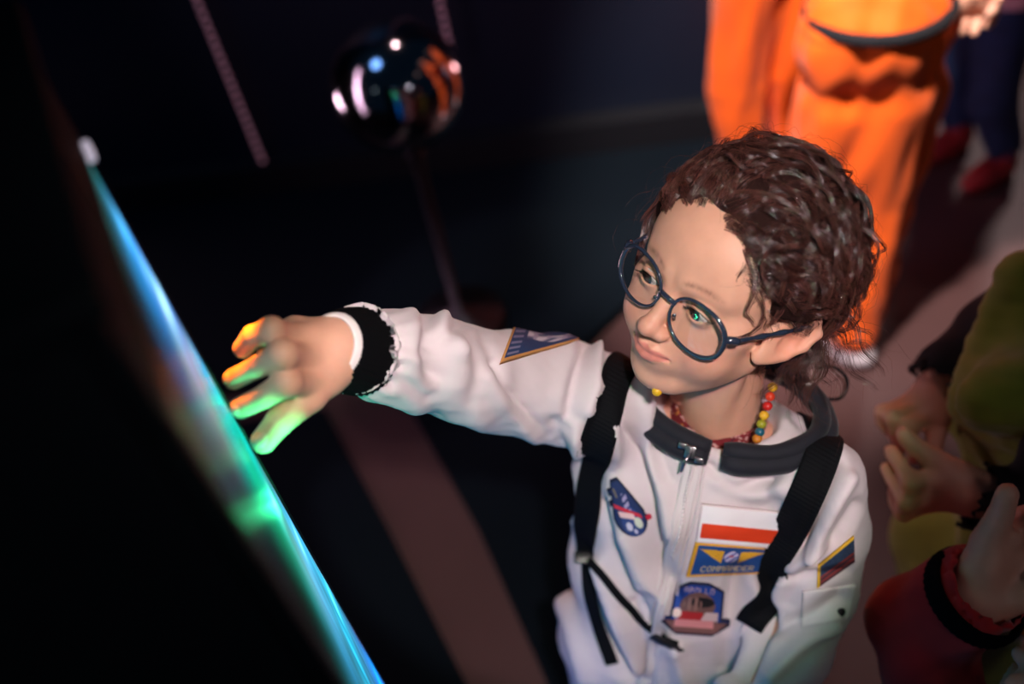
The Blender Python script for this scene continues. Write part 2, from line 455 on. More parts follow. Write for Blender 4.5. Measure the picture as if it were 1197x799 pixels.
# folds drawn where the photograph shows them: (pixels), half width, depth
FOLDS = [
 ([(440, 383), (466, 388)], .0035, -.0035), ([(444, 400), (478, 402)], .0035, -.003), ([(444, 421), (472, 428)], .0035, -.0035), ([(436, 438), (458, 452)], .0035, -.0035), ([(447, 411), (470, 415)], .0035, .002), ([(470, 440), (500, 470)], .006, -.003), ([(545, 400), (556, 430), (548, 465)], .006, -.003),
 ([(497, 355), (503, 385), (497, 410), (508, 440)], .007, -.0075), ([(519, 362), (517, 385), (535, 410)], .008, .007),
 ([(486, 358), (484, 385), (486, 420)], .010, .005), ([(548, 372), (530, 385), (512, 402)], .006, -.004),
 ([(512, 405), (520, 440), (508, 485)], .010, -.005), ([(535, 405), (545, 450), (560, 500)], .012, .004),
 ([(578, 425), (585, 445), (605, 470), (640, 515)], .0045, -.005), ([(570, 440), (595, 478), (625, 512)], .009, .005),
 ([(562, 378), (572, 410), (577, 426)], .006, -.0025), ([(598, 400), (640, 425), (660, 460)], .02, .003),
 ([(690, 372), (686, 400), (672, 450), (664, 500)], .006, -.005), ([(700, 380), (700, 430), (686, 480)], .007, .005),
 ([(715, 378), (708, 410), (706, 440)], .005, -.005), ([(650, 500), (662, 540), (672, 590)], .008, -.005),
 ([(668, 500), (680, 560), (676, 610)], .008, .005),
 ([(733, 455), (738, 510), (752, 570), (764, 640), (790, 700)], .008, -.009), ([(748, 450), (756, 510), (775, 570), (785, 620)], .009, .006),
 ([(718, 500), (720, 560), (726, 610), (748, 680)], .010, .005), ([(762, 490), (770, 530), (780, 560)], .006, -.004),
 ([(706, 590), (722, 650), (742, 700), (770, 745)], .007, -.006), ([(738, 620), (758, 670), (778, 700)], .008, .005),
 ([(674, 640), (690, 700), (712, 750), (740, 799)], .010, -.010), ([(655, 690), (672, 740), (690, 799)], .010, .006),
 ([(700, 660), (720, 720), (745, 790)], .009, .006), ([(735, 710), (750, 750), (756, 799)], .006, -.005),
 ([(770, 745), (760, 770), (752, 799)], .006, -.006), ([(790, 760), (800, 799)], .010, .005),
 ([(845, 560), (880, 575), (915, 570)], .008, .004), ([(830, 545), (860, 568), (900, 560)], .005, -.004),
 ([(862, 670), (858, 720), (850, 780)], .010, -.006), ([(885, 690), (862, 750), (845, 799)], .012, .006),
 ([(990, 560), (968, 600), (950, 640)], .007, .006), ([(975, 540), (960, 590), (935, 640)], .006, -.008),
 ([(1004, 590), (985, 620), (955, 660)], .006, -.004), ([(960, 640), (930, 660), (905, 700)], .008, .006),
 ([(990, 668), (950, 675), (915, 668)], .005, -.004), ([(985, 700), (950, 720), (905, 735)], .008, -.005),
 ([(975, 730), (940, 750), (900, 790)], .008, .005), ([(900, 680), (890, 730), (868, 790)], .008, -.010)]
def seg_dist(px, a, b):
    ba = b - a; h = np.clip(((px - a) @ ba) / (ba @ ba), 0, 1); return np.linalg.norm(px - a - h[:, None] * ba, axis=1)
def project(V):
    c = (V - O) @ WC; d = -c[:, 2]
    return np.c_[CX + FPX * c[:, 0] / d, CY - FPX * c[:, 1] / d], d
def suit_mesh():
    V, F = sculpt(suit_base, (min(FOOT[-1][0], SLEEVE[0][0]) - .10, min(TO[1], SLEEVE[0][1]) - .24, .10), (TO[0] + .30, TO[1] + .32, max(TO[2], SLEEVE[0][2]) + .07), .0034)
    V = relax(V, F, 2, .5)
    N = vnormals(V, F)
    px, dep = project(V); face = np.clip(((N * unit_rows(O - V)).sum(1) + .15) / .3, 0, 1)
    D = np.zeros(len(V))
    for pts, w, a in FOLDS:
        pts = spline(np.array(pts, float), max(10, 5 * len(pts))); ds = np.full(len(V), 1e9)
        sel = (np.abs(px[:, 0] - pts[:, 0].mean()) < 160) & (np.abs(px[:, 1] - pts[:, 1].mean()) < 160) & (face > 0)
        i = np.where(sel)[0]; dd = np.full(len(i), 1e9)
        for k in range(len(pts) - 1): dd = np.minimum(dd, seg_dist(px[i], pts[k], pts[k + 1]))
        dd = dd / FPX * dep[i]
        D[i] += (1.2 if pts[:, 0].mean() < 660 else 2.15) * a * np.exp(-(dd / w) ** 2) * face[i]
    # gathers at the cuff
    r = V - SLEEVE[0]; al = r @ WRD; e1 = unit(np.cross(WRD, UW)); e2 = np.cross(WRD, e1); th = np.arctan2(r @ e1, r @ e2)
    near = (np.linalg.norm(r - al[:, None] * WRD, axis=1) < .06) & (al > -.03) & (al < .09)
    g = np.exp(-np.clip(al, 0, 1) / .030) * near
    D += g * .0016 * np.sin(15 * th + 1.2 * np.sin(3 * th)) * np.clip(al / .014, 0, 1) 
    D += -.006 * np.exp(-np.clip(al + .004, 0, 1) / .006) * near
    q = Ti(V)
    D += .0018 * wav(q, 26, seed=1, stretch=(1.6, 1.2, .4)) + .0007 * wav(V, 60, seed=3) + .00025 * wav(V, 200, seed=2)
    leg = np.clip((-q[:, 2] - .34) / .05, 0, 1); D += leg * .006 * wav(q, 45, seed=4, stretch=(1, 1, .7))
    V = V + N * D[:, None]
    return relax(V, F, 1, .3), F
def unit_rows(a): return a / np.maximum(np.linalg.norm(a, axis=1), 1e-9)[:, None]
def hidden_body():
    def f(p):
        q = (p - TO32) @ TR32
        d = ell(q, (0, .005, -.12), (.09, .062, .13)); d = sm_min(d, ell(q, (0, .005, -.33), (.095, .07, .12)), .03)
        d = sm_min(d, cap(q, (-.075, .008, -.05), (.075, .008, -.05), .03, .03), .03)
        d = sm_min(d, cap(q, (0, .015, .01), (0, .01, -.08), .032, .05), .02)
        d = sm_min(d, chain(p, SLEEVE[::-1] + [WR + WRD * .03], [.032, .03, .028, .026, .024, .023, .022, .0215], .01), .02)
        d = sm_min(d, chain(p, LARM + [P(850, 880, 1.01)], [.03, .029, .027, .024, .021, .019], .01), .015)
        for s in (-1, 1):
            hp = T((s * .055, 0, -.37)); d = sm_min(d, chain(p, [hp, (hp + FOOT[s]) / 2, FOOT[s]], [.055, .04, .03], .01), .02)
        return d
    V, F = sculpt(f, (-.30, min(TO[1], WR[1]) - .24, .0), (TO[0] + .30, TO[1] + .32, max(TO[2], WR[2]) + .05), .006)
    return V, F
def bvh(V, F): return BVHTree.FromPolygons([Vector(v) for v in V], [tuple(int(i) for i in f) for f in F])
def hit(tree, px, py, snap=False):
    r = ray(px, py); h = tree.ray_cast(Vector(O), Vector(r))
    if h[0] is None and snap:
        for k in range(1, 40):
            for dx, dy in ((k, 0), (-k, 0), (0, k), (0, -k)):
                r = ray(px + dx, py + dy); h = tree.ray_cast(Vector(O), Vector(r))
                if h[0] is not None: break
            if h[0] is not None: break
    if h[0] is None: return None, None
    n = np.array(h[1]); n = n if n @ r < 0 else -n
    return np.array(h[0]), n
def path_on(tree, pix, n=40):
    """a path over the cloth through the given pixels; gaps are bridged smoothly"""
    s = spline(np.array(pix, float), n); out = []; nn = []
    for x, y in s:
        a, b = hit(tree, x, y)
        if a is not None and (not out or np.linalg.norm(a - out[-1]) < .09): out.append(a); nn.append(b)
    return np.array(out), np.array(nn)
def smooth_path(p, it=6):
    p = p.copy()
    for _ in range(it): p[1:-1] = .25 * p[:-2] + .5 * p[1:-1] + .25 * p[2:]
    return p
def ribbon(c, nrm, w, th, across=9, curve=0.0, tree=None, lift=.0012):
    """flat strap following a path: c centres, nrm normals, w half widths"""
    c = smooth_path(np.asarray(c), 5); nrm = unit_rows(smooth_path(np.asarray(nrm), 10)); n = len(c)
    Tn = unit_rows(np.gradient(c, axis=0)); S = unit_rows(np.cross(Tn, nrm)); w = np.broadcast_to(w, (n,))
    top = []
    for i in range(n):
        row = []
        for k in range(across):
            t = -1 + 2 * k / (across - 1); p = c[i] + S[i] * w[i] * t
            if tree is not None:
                h = tree.ray_cast(Vector(p + nrm[i] * .02), Vector(-nrm[i]), .045)
                dlt = (np.array(h[0]) - p) @ nrm[i] if h[0] is not None else None
                row.append(dlt)
            else: row.append(0.)
        v = [x for x in row if x is not None]; base = np.percentile(v, 75) if v else 0.
        row = [base if x is None else .35 * x + .65 * max(base, x - .002) for x in row]
        top.append([c[i] + S[i] * w[i] * (-1 + 2 * k / (across - 1)) + nrm[i] * (row[k] + lift) for k in range(across)])
    top = np.array(top)
    for _ in range(3):
        top[1:-1] = .25 * top[:-2] + .5 * top[1:-1] + .25 * top[2:]
    up = top + nrm[:, None, :] * th
    V = np.concatenate([top.reshape(-1, 3), up.reshape(-1, 3)]); m = n * across; F = []
    for i in range(n - 1):
        for k in range(across - 1):
            a = i * across + k; F.append((m + a, m + a + 1, m + a + across + 1, m + a + across)); F.append((a, a + across, a + across + 1, a + 1))
        a = i * across; F.append((a, m + a, m + a + across, a + across)); a += across - 1; F.append((a, a + across, m + a + across, m + a))
    for i in (0, n - 1):
        for k in range(across - 1):
            a = i * across + k; F.append((a, a + 1, m + a + 1, m + a) if i == 0 else (a, m + a, m + a + 1, a + 1))
    return V, F
# ================= materials ============================================================
M_skin = mat('skin', attr=True, rough=.48, sss=.12, spec=.4, bump=(900, .12, .0004), noise=(60, .05))
M_eye = mat('eye', attr=True, rough=.06, coat=1.)
M_suit = mat('white suit cloth', lin(216, 203, 207), rough=.82, sheen=.15, noise=(25, .05), bump=(1400, .35, .0006))
M_rib = mat('black ribbed knit', (.0022, .0024, .0032), rough=1., spec=.1, bump=(700, .6, .0012))
M_white = mat('white knit edge', lin(236, 226, 224), rough=.85, bump=(900, .5, .001))
M_collar = mat('dark navy padded cloth', lin(19, 20, 31), rough=.8, sheen=.1, bump=(1100, .4, .0006), noise=(90, .2))
M_web = mat('black webbing', (.0032, .0036, .005), rough=.8, spec=.15)
M_patch = mat('embroidery', attr=True, rough=.75, bump=(1600, .4, .0006))
M_zip = mat('zipper tape', lin(214, 204, 206), rough=.7)
M_zipm = mat('zipper metal', lin(170, 165, 170), rough=.3, metal=1.)
M_hair = mat('brown hair', attr=True, rough=.27, spec=1.)
M_frame = mat('blue grey plastic', lin(40, 49, 66), rough=.16, spec=.7, coat=.5)
M_bead = mat('painted wooden bead', attr=True, rough=.35)
M_flower = mat('red floral cotton', attr=True, rough=.85)
M_black = mat('black plastic', lin(14, 14, 18), rough=.35)
def weave(m, sc=900.):
    nt = m.node_tree; tc = nt.nodes.new('ShaderNodeTexCoord'); w = nt.nodes.new('ShaderNodeTexWave'); w.inputs['Scale'].default_value = sc / 10
    w.bands_direction = 'DIAGONAL'; b = nt.nodes.new('ShaderNodeBump'); b.inputs['Strength'].default_value = .6; b.inputs['Distance'].default_value = .0006
    nt.links.new(tc.outputs['Object'], w.inputs['Vector']); nt.links.new(w.outputs['Fac'], b.inputs['Height']); nt.links.new(b.outputs['Normal'], nt.nodes['Principled BSDF'].inputs['Normal'])
weave(M_web)
M_lens = bpy.data.materials.new('spectacle lens'); M_lens.use_nodes = True
nt = M_lens.node_tree; nt.nodes.clear()
o_ = nt.nodes.new('ShaderNodeOutputMaterial'); mx = nt.nodes.new('ShaderNodeMixShader'); tr = nt.nodes.new('ShaderNodeBsdfTransparent'); gl = nt.nodes.new('ShaderNodeBsdfGlossy'); fr = nt.nodes.new('ShaderNodeFresnel')
fr.inputs['IOR'].default_value = 1.5; mn = nt.nodes.new('ShaderNodeMath'); mn.operation = 'MINIMUM'; mn.inputs[1].default_value = .07; gl.inputs['Roughness'].default_value = .02; tr.inputs['Color'].default_value = (.95, .96, .96, 1); gl.inputs['Color'].default_value = (.9, 1, .94, 1)
nt.links.new(fr.outputs[0], mn.inputs[0]); nt.links.new(mn.outputs[0], mx.inputs[0]); nt.links.new(tr.outputs[0], mx.inputs[1]); nt.links.new(gl.outputs[0], mx.inputs[2]); nt.links.new(mx.outputs[0], o_.inputs[0])

# ================= assemble the girl ======================================================
girl = empty('person', (TO[0], TO[1], 0), 'curly haired child with glasses in white astronaut suit, reaching to the glowing screen', 'person')
hv, hf, hc = head_mesh(); nv, nf, nc = hand_mesh(); bv, bf = hidden_body()
V = np.vstack([H(hv), nv, bv]); F = np.vstack([hf, nf + len(hv), bf + len(hv) + len(nv)]); C = np.vstack([hc, nc, np.tile(SKIN, (len(bv), 1))])
mesh('body', V, F, M_skin, girl, cols=C)
headT = bvh(H(hv), hf)
for sx in (1, -1):
    V, F, C = eye_mesh(sx); mesh('eye', H(V), F, M_eye, girl, cols=C)
# eyelashes and eyebrows hairs
M_lash = mat('lash', (.01, .006, .005), rough=.5)
for sx in (1, -1):
    parts = []
    for i in range(34):
        x = -.0125 + .025 * i / 33; zz = -.0125 + math.sqrt(max(.0165 ** 2 - x * x, 0)) - .0012
        d = np.array([x, 0, zz]); yy = -math.sqrt(max(.0136 ** 2 - x * x - zz * zz, 1e-8))
        a = EYE + np.array([x, yy, zz]); out = np.array([x * 22, -1, .05 + .2 * random.random()]); out = unit(out); L = .0055 + .002 * (x > 0) + .001 * random.random()
        pts = [a, a + out * L * .5 + np.array([0, 0, -.0004]), a + out * L + np.array([0, 0, .0012])]
        parts.append(tube(np.array(pts) * [sx, 1, 1], [.00022, .00018, .00006], 3))
    V, F, _ = merge(parts); mesh('eyelashes', H(V), F, M_lash, girl)

# ---- hair ----------------------------------------------------------------------------------
C0 = np.array([0, .008, .037]); RR = np.array([.0735, .0905, .0765]); RM = .080
def hair_ok(p):
    x, y, z = np.abs(p[:, 0]), p[:, 1], p[:, 2]
    front = y > np.where(z > .052, -.0635 + .10 * np.clip(x - .02, 0, 1) * (z > .07), -.0205 - z * .66)
    low = np.where(z < .030, y > .026, True)
    return front & low & (z > -.052)
def hair_flow(p, k):
    x, y, z = p[:, 0], p[:, 1], p[:, 2]
    f = np.stack([.55 * x / .07 + .25, .95 + 0 * x, -.20 - 1.1 * np.clip(.04 - z, 0, .06) / .06 + .0 * x], 1)
    a = .75 * wav(p, 45, seed=5) + k
    n = (p - C0) / RR ** 2; n /= np.linalg.norm(n, axis=1)[:, None]
    f = f - (f * n).sum(1)[:, None] * n; f /= np.linalg.norm(f, axis=1)[:, None]
    s = np.cross(n, f)
    return f * np.cos(a)[:, None] + s * np.sin(a)[:, None], n
def grow(nl, per, rad, seed, len_rng, vol, curl, spread, thin=1.0, jit=.35, NT=13, only=None):
    g = np.random.default_rng(seed)
    u = unit_rows(g.normal(size=(nl * 8, 3))); p = C0 + u * RR; ok = hair_ok(p)
    if only is not None: ok &= only(p)
    p = p[ok][:nl]; n = len(p)
    ln = g.uniform(*len_rng, n); k = g.normal(0, jit, n); vv = g.uniform(.55, 1.2, n) * vol
    hl = np.clip(((p[:, 1] + .060) / .05), .25, 1.0)         # flatter near the hairline
    vv = vv * np.where(p[:, 2] < .02, .55, 1) * (.35 + .65 * hl) ; fq = g.uniform(1.0, 2.2, n) * curl[1]; ph = g.uniform(0, 6.28, n); am = g.uniform(.5, 1.3, n) * curl[0]
    cur = p.copy(); P_ = []; Ns = []; Ss = []
    for t in np.linspace(0, 1, NT):
        f, nn = hair_flow(cur, k + .9 * np.sin(fq * t * 2.2 + ph) * .6)
        s = np.cross(nn, f); h = vv * (1 - np.exp(-t * 4.0)) * (1 - .25 * t) 
        ang = fq * 6.28 * t + ph
        off = (am * np.clip(t * 1.8, 0, 1))[:, None] * (np.cos(ang)[:, None] * s + .8 * np.sin(ang)[:, None] * nn)
        P_.append(cur + nn * h[:, None] + off); Ns.append(nn); Ss.append(s)
        cur = cur + f * (ln / NT)[:, None]
        q = (cur - C0) / RR; q /= np.linalg.norm(q, axis=1)[:, None]
        low = cur[:, 2] < .0
        nc_ = C0 + q * RR; cur = np.where(low[:, None], np.c_[nc_[:, 0] * .9, np.clip(cur[:, 1], .02, .075), cur[:, 2] - .001], nc_)
    G = np.stack(P_, 1); Ns = np.stack(Ns, 1); Ss = np.stack(Ss, 1)           # n, NT, 3
    a = g.uniform(0, 6.28, (n, per)); r = np.sqrt(g.uniform(0, 1, (n, per))) * spread
    t = np.linspace(0, 1, NT); tap = (1.0 - .62 * np.sin(t * 1.7) + .0 * t)
    S = G[:, None] + (r * np.cos(a))[:, :, None, None] * tap[None, None, :, None] * Ss[:, None] + (r * np.sin(a) * .6)[:, :, None, None] * tap[None, None, :, None] * Ns[:, None]
    w = g.uniform(0, 6.28, (n, per, 1)); S += (.0005 * thin) * np.sin(t * g.uniform(5, 12, (n, per, 1)) + w)[..., None] * g.normal(size=(n, per, 1, 3))
    S = S.reshape(-1, NT, 3)
    q = (S - C0) / RR; rho = np.linalg.norm(q, axis=2, keepdims=True); S = np.where(rho < 1.0, C0 + q / rho * RR * 1.0, S)   # stay out of the skull
    col = np.repeat(g.uniform(.6, 1.5, n), per) * g.uniform(.75, 1.25, n * per)
    return S, np.full(len(S), rad) * g.uniform(.7, 1.2, len(S)), col
def strands_mesh(S, r, col):
    n, m, _ = S.shape
    Tn = np.gradient(S, axis=1); Tn /= np.maximum(np.linalg.norm(Tn, axis=2, keepdims=True), 1e-9)
    a = np.cross(Tn, np.array([.31, .77, .55])); a /= np.maximum(np.linalg.norm(a, axis=2, keepdims=True), 1e-9); b = np.cross(Tn, a)
    rr = r[:, None] * np.concatenate([np.linspace(1, 1, m - 3), [.8, .55, .15]])[None]
    V = np.stack([S + rr[..., None] * (math.cos(x) * a + math.sin(x) * b) for x in (0, 2.094, 4.189)], 2)      # n m 3 3
    base = (np.arange(n)[:, None, None] * m + np.arange(m - 1)[None, :, None]) * 3 + np.arange(3)[None, None]
    nx = (np.arange(n)[:, None, None] * m + np.arange(m - 1)[None, :, None]) * 3 + (np.arange(3)[None, None] + 1) % 3
    F = np.stack([base, nx, nx + 3, base + 3], -1).reshape(-1, 4)
    C = np.array(lin(84, 49, 43))[None] * col[:, None]; C = np.repeat(C, m * 3, 0)
    return V.reshape(-1, 3), F, C
def hair_base(p):
    q = (p - C0.astype(np.float32)) / RR.astype(np.float32); rho = np.linalg.norm(q, axis=1)
    d = (rho - 1) * RM
    fr = np.clip((p[:, 1] + .062) / .05, 0, 1)
    th = .0015 + .0125 * fr * np.clip((p[:, 2] + .03) / .06, .3, 1) + .003 * wav(p, 85, seed=6)
    e = d - th
    x, y, z = np.abs(p[:, 0]), p[:, 1], p[:, 2]
    lim = np.where(z > .052, -.0585 + .10 * np.clip(x - .02, 0, 1) * (z > .07), -.016 - z * .66) + .003 * wav(p, 160, seed=2)
    e = sm_max(e, lim - y, .006)
    e = sm_max(e, np.where(z < .024, .028 - y, -1.).astype(np.float32), .004)
    e = sm_max(e, -.046 - z, .006)
    return e
V1, F1 = sculpt(hair_base, (-.12, -.09, -.075), (.12, .13, .15), .0025)
lists = [grow(880, 21, .00021, 3, (.048, .084), .026, (.0056, .68), .0060, jit=.32),
         grow(420, 14, .00021, 4, (.03, .06), .015, (.0035, .8), .0060, jit=.3),
         grow(170, 12, .00019, 9, (.05, .085), .031, (.0075, .8), .0048, jit=.8),
         grow(620, 1, .00011, 12, (.05, .09), .034, (.0080, 1.0), .0080, thin=2.0, jit=1.1, only=lambda p: (p[:, 1] > -.035)),
         grow(150, 14, .00020, 21, (.03, .05), .012, (.005, 1.2), .006, only=lambda p: (p[:, 2] < .01)),
         grow(160, 9, .00017, 31, (.025, .04), .009, (.003, .8), .005, jit=.7, only=lambda p: (p[:, 1] < -.030))]
S = np.concatenate([a for a, _, _ in lists]); r_ = np.concatenate([b for _, b, _ in lists]); cl = np.concatenate([c for _, _, c in lists])
def hang(n, per, box_, ln_rng, rad, seed, off=.004, pull=(0, 0, 0)):
    g = np.random.default_rng(seed); lo, hi = np.array(box_); out = []
    dn = (np.array([0, 0, -1.]) @ HR); NT = 13; t = np.linspace(0, 1, NT)
    for i in range(n):
        p = lo + g.random(3) * (hi - lo); L = g.uniform(*ln_rng); d = unit(dn * .8 + g.normal(size=3) * .28 + np.array(pull)); q = g.uniform(0, 6.28); f = g.uniform(5, 12); o2 = np.cross(d, unit(g.normal(size=3))); o2 = unit(o2); o3 = np.cross(d, o2); a = off * g.uniform(.4, 1.3)
        c = p + d * (t * L)[:, None] + (a * np.clip(t * 2, 0, 1))[:, None] * (np.cos(f * t + q)[:, None] * o2 + np.sin(f * t + q)[:, None] * o3)
        for k in range(per):
            r = .0035 * (1 - .5 * t)[:, None] * (g.normal() * o2 + g.normal() * o3)
            out.append(c + r + .0004 * np.sin(9 * t + g.uniform(0, 6))[:, None] * g.normal(size=3))
    S_ = np.array(out); return S_, np.full(len(S_), rad), np.repeat(g.uniform(.6, 1.5, n), per)
ax_ = np.abs(S[..., 0]); near_ear = ((ax_ > .060) & (S[..., 1] > -.034) & (S[..., 1] < .024) & (S[..., 2] < .026)).any(1); keep = ~near_ear
hg = [hang(75, 12, ((.040, .030, -.020), (.072, .062, .035)), (.045, .085), .00018, 51, .005, (.1, -.1, 0)), hang(60, 10, ((-.07, .03, -.02), (.04, .08, .03)), (.04, .075), .00018, 52, .005),
      hang(16, 9, ((.060, -.036, .026), (.069, -.022, .048)), (.014, .030), .00015, 53, .0028, (.15, .25, 0)), hang(60, 11, ((.068, -.022, .030), (.082, .026, .050)), (.014, .030), .00017, 54, .003, (.2, .5, 0)), hang(70, 1, ((.045, .030, -.03), (.078, .06, .03)), (.05, .11), .00011, 55, .009, (.25, 0, 0)),
      hang(14, 6, ((.046, -.060, .050), (.058, -.048, .070)), (.016, .030), .00014, 56, .003, (0, -.1, 0))]
S = np.concatenate([S[keep]] + [h[0] for h in hg]); r_ = np.concatenate([r_[keep]] + [h[1] for h in hg]); cl = np.concatenate([cl[keep]] + [h[2] for h in hg])
V2, F2, C2 = strands_mesh(S, r_, cl)
C1 = np.tile(np.array(lin(46, 28, 25)), (len(V1), 1))
mesh('hair', H(np.vstack([V1, V2])), np.vstack([F1, F2 + len(V1)]), [M_hair, mat('hair roots', lin(40, 24, 22), rough=.95, spec=.05, bump=(300, 1., .002))], girl, cols=np.vstack([C1, C2]), midx=np.r_[np.ones(len(F1), int), np.zeros(len(F2), int)])

# ---- suit -----------------------------------------------------------------------------------
SV, SF = suit_mesh()
suit = mesh('space_suit', SV, SF, M_suit, girl)
suitT = bvh(SV, SF)
# cuff and the white edge of the undershirt
def band(c0, c1, r0, r1, n=9, seg=64, ribs=40, amp=.0007, thick=.003):
    ax = unit(c1 - c0); e1 = unit(np.cross(ax, UW)); e2 = np.cross(ax, e1); V = []; F = []
    prof = [(t, 0) for t in np.linspace(0, 1, n)] + [(t, 1) for t in np.linspace(1, 0, n)]
    for t, inn in prof:
        rad = r0 + (r1 - r0) * t + .0022 * math.sin(math.pi * t) - (thick if inn else 0)
        for k in range(seg * 2):
            a = math.pi * k / seg; rr = rad + (amp * math.cos(ribs * a) if not inn else 0)
            V.append(c0 + (c1 - c0) * t + rr * (math.cos(a) * e1 + math.sin(a) * e2))
    m = len(prof); s2 = seg * 2
    for i in range(m):
        for k in range(s2): F.append((i * s2 + k, i * s2 + (k + 1) % s2, ((i + 1) % m) * s2 + (k + 1) % s2, ((i + 1) % m) * s2 + k))
    return V, F
w0 = P(391, 405, .7605)
V, F = band(w0 - WRD * .001, w0 + WRD * .036, .0272, .0350); mesh('cuff', V, F, M_rib, suit)
V, F = band(w0 - WRD * .0065, w0 + WRD * .006, .0240, .0252, ribs=60, amp=.0004, thick=.002); mesh('shirt_cuff', V, F, M_white, girl)
# collar: a padded roll round the neck, open at the zipper
def collar_pt(a, r=1.0, z=0.0):
    return T((.0975 * r * math.sin(a) + .006, .004 - .069 * r * math.cos(a), .004 + z + .016 * (1 - math.cos(a)) / 2))
an = np.linspace(.13, 2 * math.pi + .00, 90)
pts = np.array([collar_pt(a) for a in an]); rad = .0102 + .0010 * np.sin(an * 5) ** 2; rad[:3] *= [.75, .9, 1]; rad[-3:] *= [1, .9, .75]
cv, cf = tube(pts, rad, 18)
pts2 = np.array([collar_pt(a, .93, .010 + .001 * math.sin(7 * a)) for a in an]); v2, f2 = tube(pts2, rad * .80, 14)
pts3 = np.array([collar_pt(a, 1.03, -.010) for a in an]); v3, f3 = tube(pts3, rad * .66, 14)
V, F, _ = merge([(cv, cf), (v2, f2)]); mesh('collar', V, F, M_collar, suit)
# flowered shirt neckline inside the collar
def inner(p):
    q = (p - TO32) @ TR32
    d = cap(q, (0, .012, -.045), (0, .010, .006), .058, .045); d = sm_max(d, -cap(q, (0, .012, -.06), (0, .012, .05), .045, .042), .003)
    d = np.maximum(d, q[:, 2] - (.008 - .004 * np.clip(-q[:, 1] / .05, 0, 1)).astype(np.float32))
    return d
V, F = sculpt(inner, TO - .085, TO + .07, .0018); 
n1 = wav(V, 520, seed=1); n2 = wav(V, 610, seed=3); C = np.tile(lin3(120, 30, 38), (len(V), 1)); C[n1 > .55] = lin3(214, 170, 165); C[n2 > .9] = lin3(190, 120, 60); C[n2 < -.9] = lin3(70, 22, 40)
mesh('shirt', V, F, M_flower, girl, cols=C)
# zipper with its two flaps, teeth and slider
zp, zn = path_on(suitT, [(812, 538), (806, 565), (797, 600), (788, 640), (779, 690), (768, 735), (755, 780), (752, 800)], 60)
V, F = ribbon(zp, zn, .0085, .0016, 7, tree=suitT); zipper = mesh('zipper', V, F, M_zip, suit)
V, F = ribbon(zp, zn, .0018, .0026, 5, tree=suitT, lift=.002); parts = [(V, F)]
zc = smooth_path(zp + zn * .005, 5)
for i in range(0, 59, 1):
    parts.append(box(zc[i], (.0016, .0008, .0008), np.stack([unit(np.cross(zn[i], zc[min(i + 1, 59)] - zc[max(i - 1, 0)])), unit(zc[min(i + 1, 59)] - zc[max(i - 1, 0)]), zn[i]], 1)))
V, F, _ = merge(parts)
flap_l, fn_ = path_on(suitT, [(800, 545), (790, 590), (778, 640), (768, 690), (757, 735)], 40)
V2_, F2_ = tube(smooth_path(flap_l + fn_ * .0012, 6), .0013, 6); flap_r, fn2 = path_on(suitT, [(823, 545), (816, 590), (803, 640), (792, 690), (780, 745)], 40)
V3_, F3_ = tube(smooth_path(flap_r + fn2 * .0012, 6), .0013, 6)
Vz, Fz, _ = merge([(V, F), (V2_, F2_), (V3_, F3_)])
zipper.data.materials.clear(); bpy.data.objects.remove(zipper)
V0, F0 = ribbon(zp, zn, .0085, .0016, 7, tree=suitT); Vz, Fz, idx = merge([(V0, F0), (Vz, Fz)]); zipper = mesh('zipper', Vz, Fz, M_zip, suit)
top = P(808, 527, .925); dn = unit(zp[3] - zp[0]); nn = zn[0]; sd = unit(np.cross(dn, nn)); Rz = np.stack([sd, dn, nn], 1)
pr = [box(top + nn * .004, (.0052, .0060, .0030), Rz, .0012), box(top + nn * .0075, (.0018, .0048, .0012), Rz, .0006),
      box(top + sd * .008 + nn * .004 - dn * .004, (.0042, .0030, .002), Rz, .001), box(top - sd * .009 + nn * .003 + dn * .006, (.0040, .0030, .002), Rz, .001)]
pr.append(tube([top + nn * .009 + dn * .003, top + nn * .009 + dn * .010 + sd * .003, top + nn * .006 + dn * .020 + sd * .004], [.0012, .0018, .0014], 8))
V, F, _ = merge(pr); mesh('zip_slider', V, F, M_zipm, suit)

# ---- embroidered patches: the picture is sewn in, so it lives in the patch's own colours --------
FONT = {'C': "01110 10001 10000 10000 10000 10001 01110", 'O': "01110 10001 10001 10001 10001 10001 01110", 'M': "10001 11011 10101 10101 10001 10001 10001",
        'A': "01110 10001 10001 11111 10001 10001 10001", 'N': "10001 11001 10101 10011 10001 10001 10001", 'D': "11110 10001 10001 10001 10001 10001 11110",
        'E': "11111 10000 10000 11110 10000 10000 11111", 'R': "11110 10001 10001 11110 10100 10010 10001", 'P': "11110 10001 10001 11110 10000 10000 10000", 'L': "10000 10000 10000 10000 10000 10000 11111",
        'I': "01110 00100 00100 00100 00100 00100 01110", '1': "00100 01100 00100 00100 00100 00100 01110"}
def text_mask(u, v, s, u0, v0, w, h):
    """u, v arrays; word s in the box (u0, v0, w, h); v grows downwards"""
    n = len(s); cu = (u - u0) / w * (n * 6 - 1); cv = (v - v0) / h * 7
    m = np.zeros(u.shape, bool); ins = (cu >= 0) & (cu < n * 6 - 1) & (cv >= 0) & (cv < 7)
    ci = np.clip((cu // 6).astype(int), 0, n - 1); cx = np.clip((cu % 6).astype(int), 0, 5); cy = np.clip(cv.astype(int), 0, 6)
    for k, ch in enumerate(s):
        rows = [r + '0' for r in FONT[ch].split()]; g = np.array([[c == '1' for c in r] for r in rows]); sel = ins & (ci == k); m[sel] = g[cy[sel], cx[sel]]
    return m
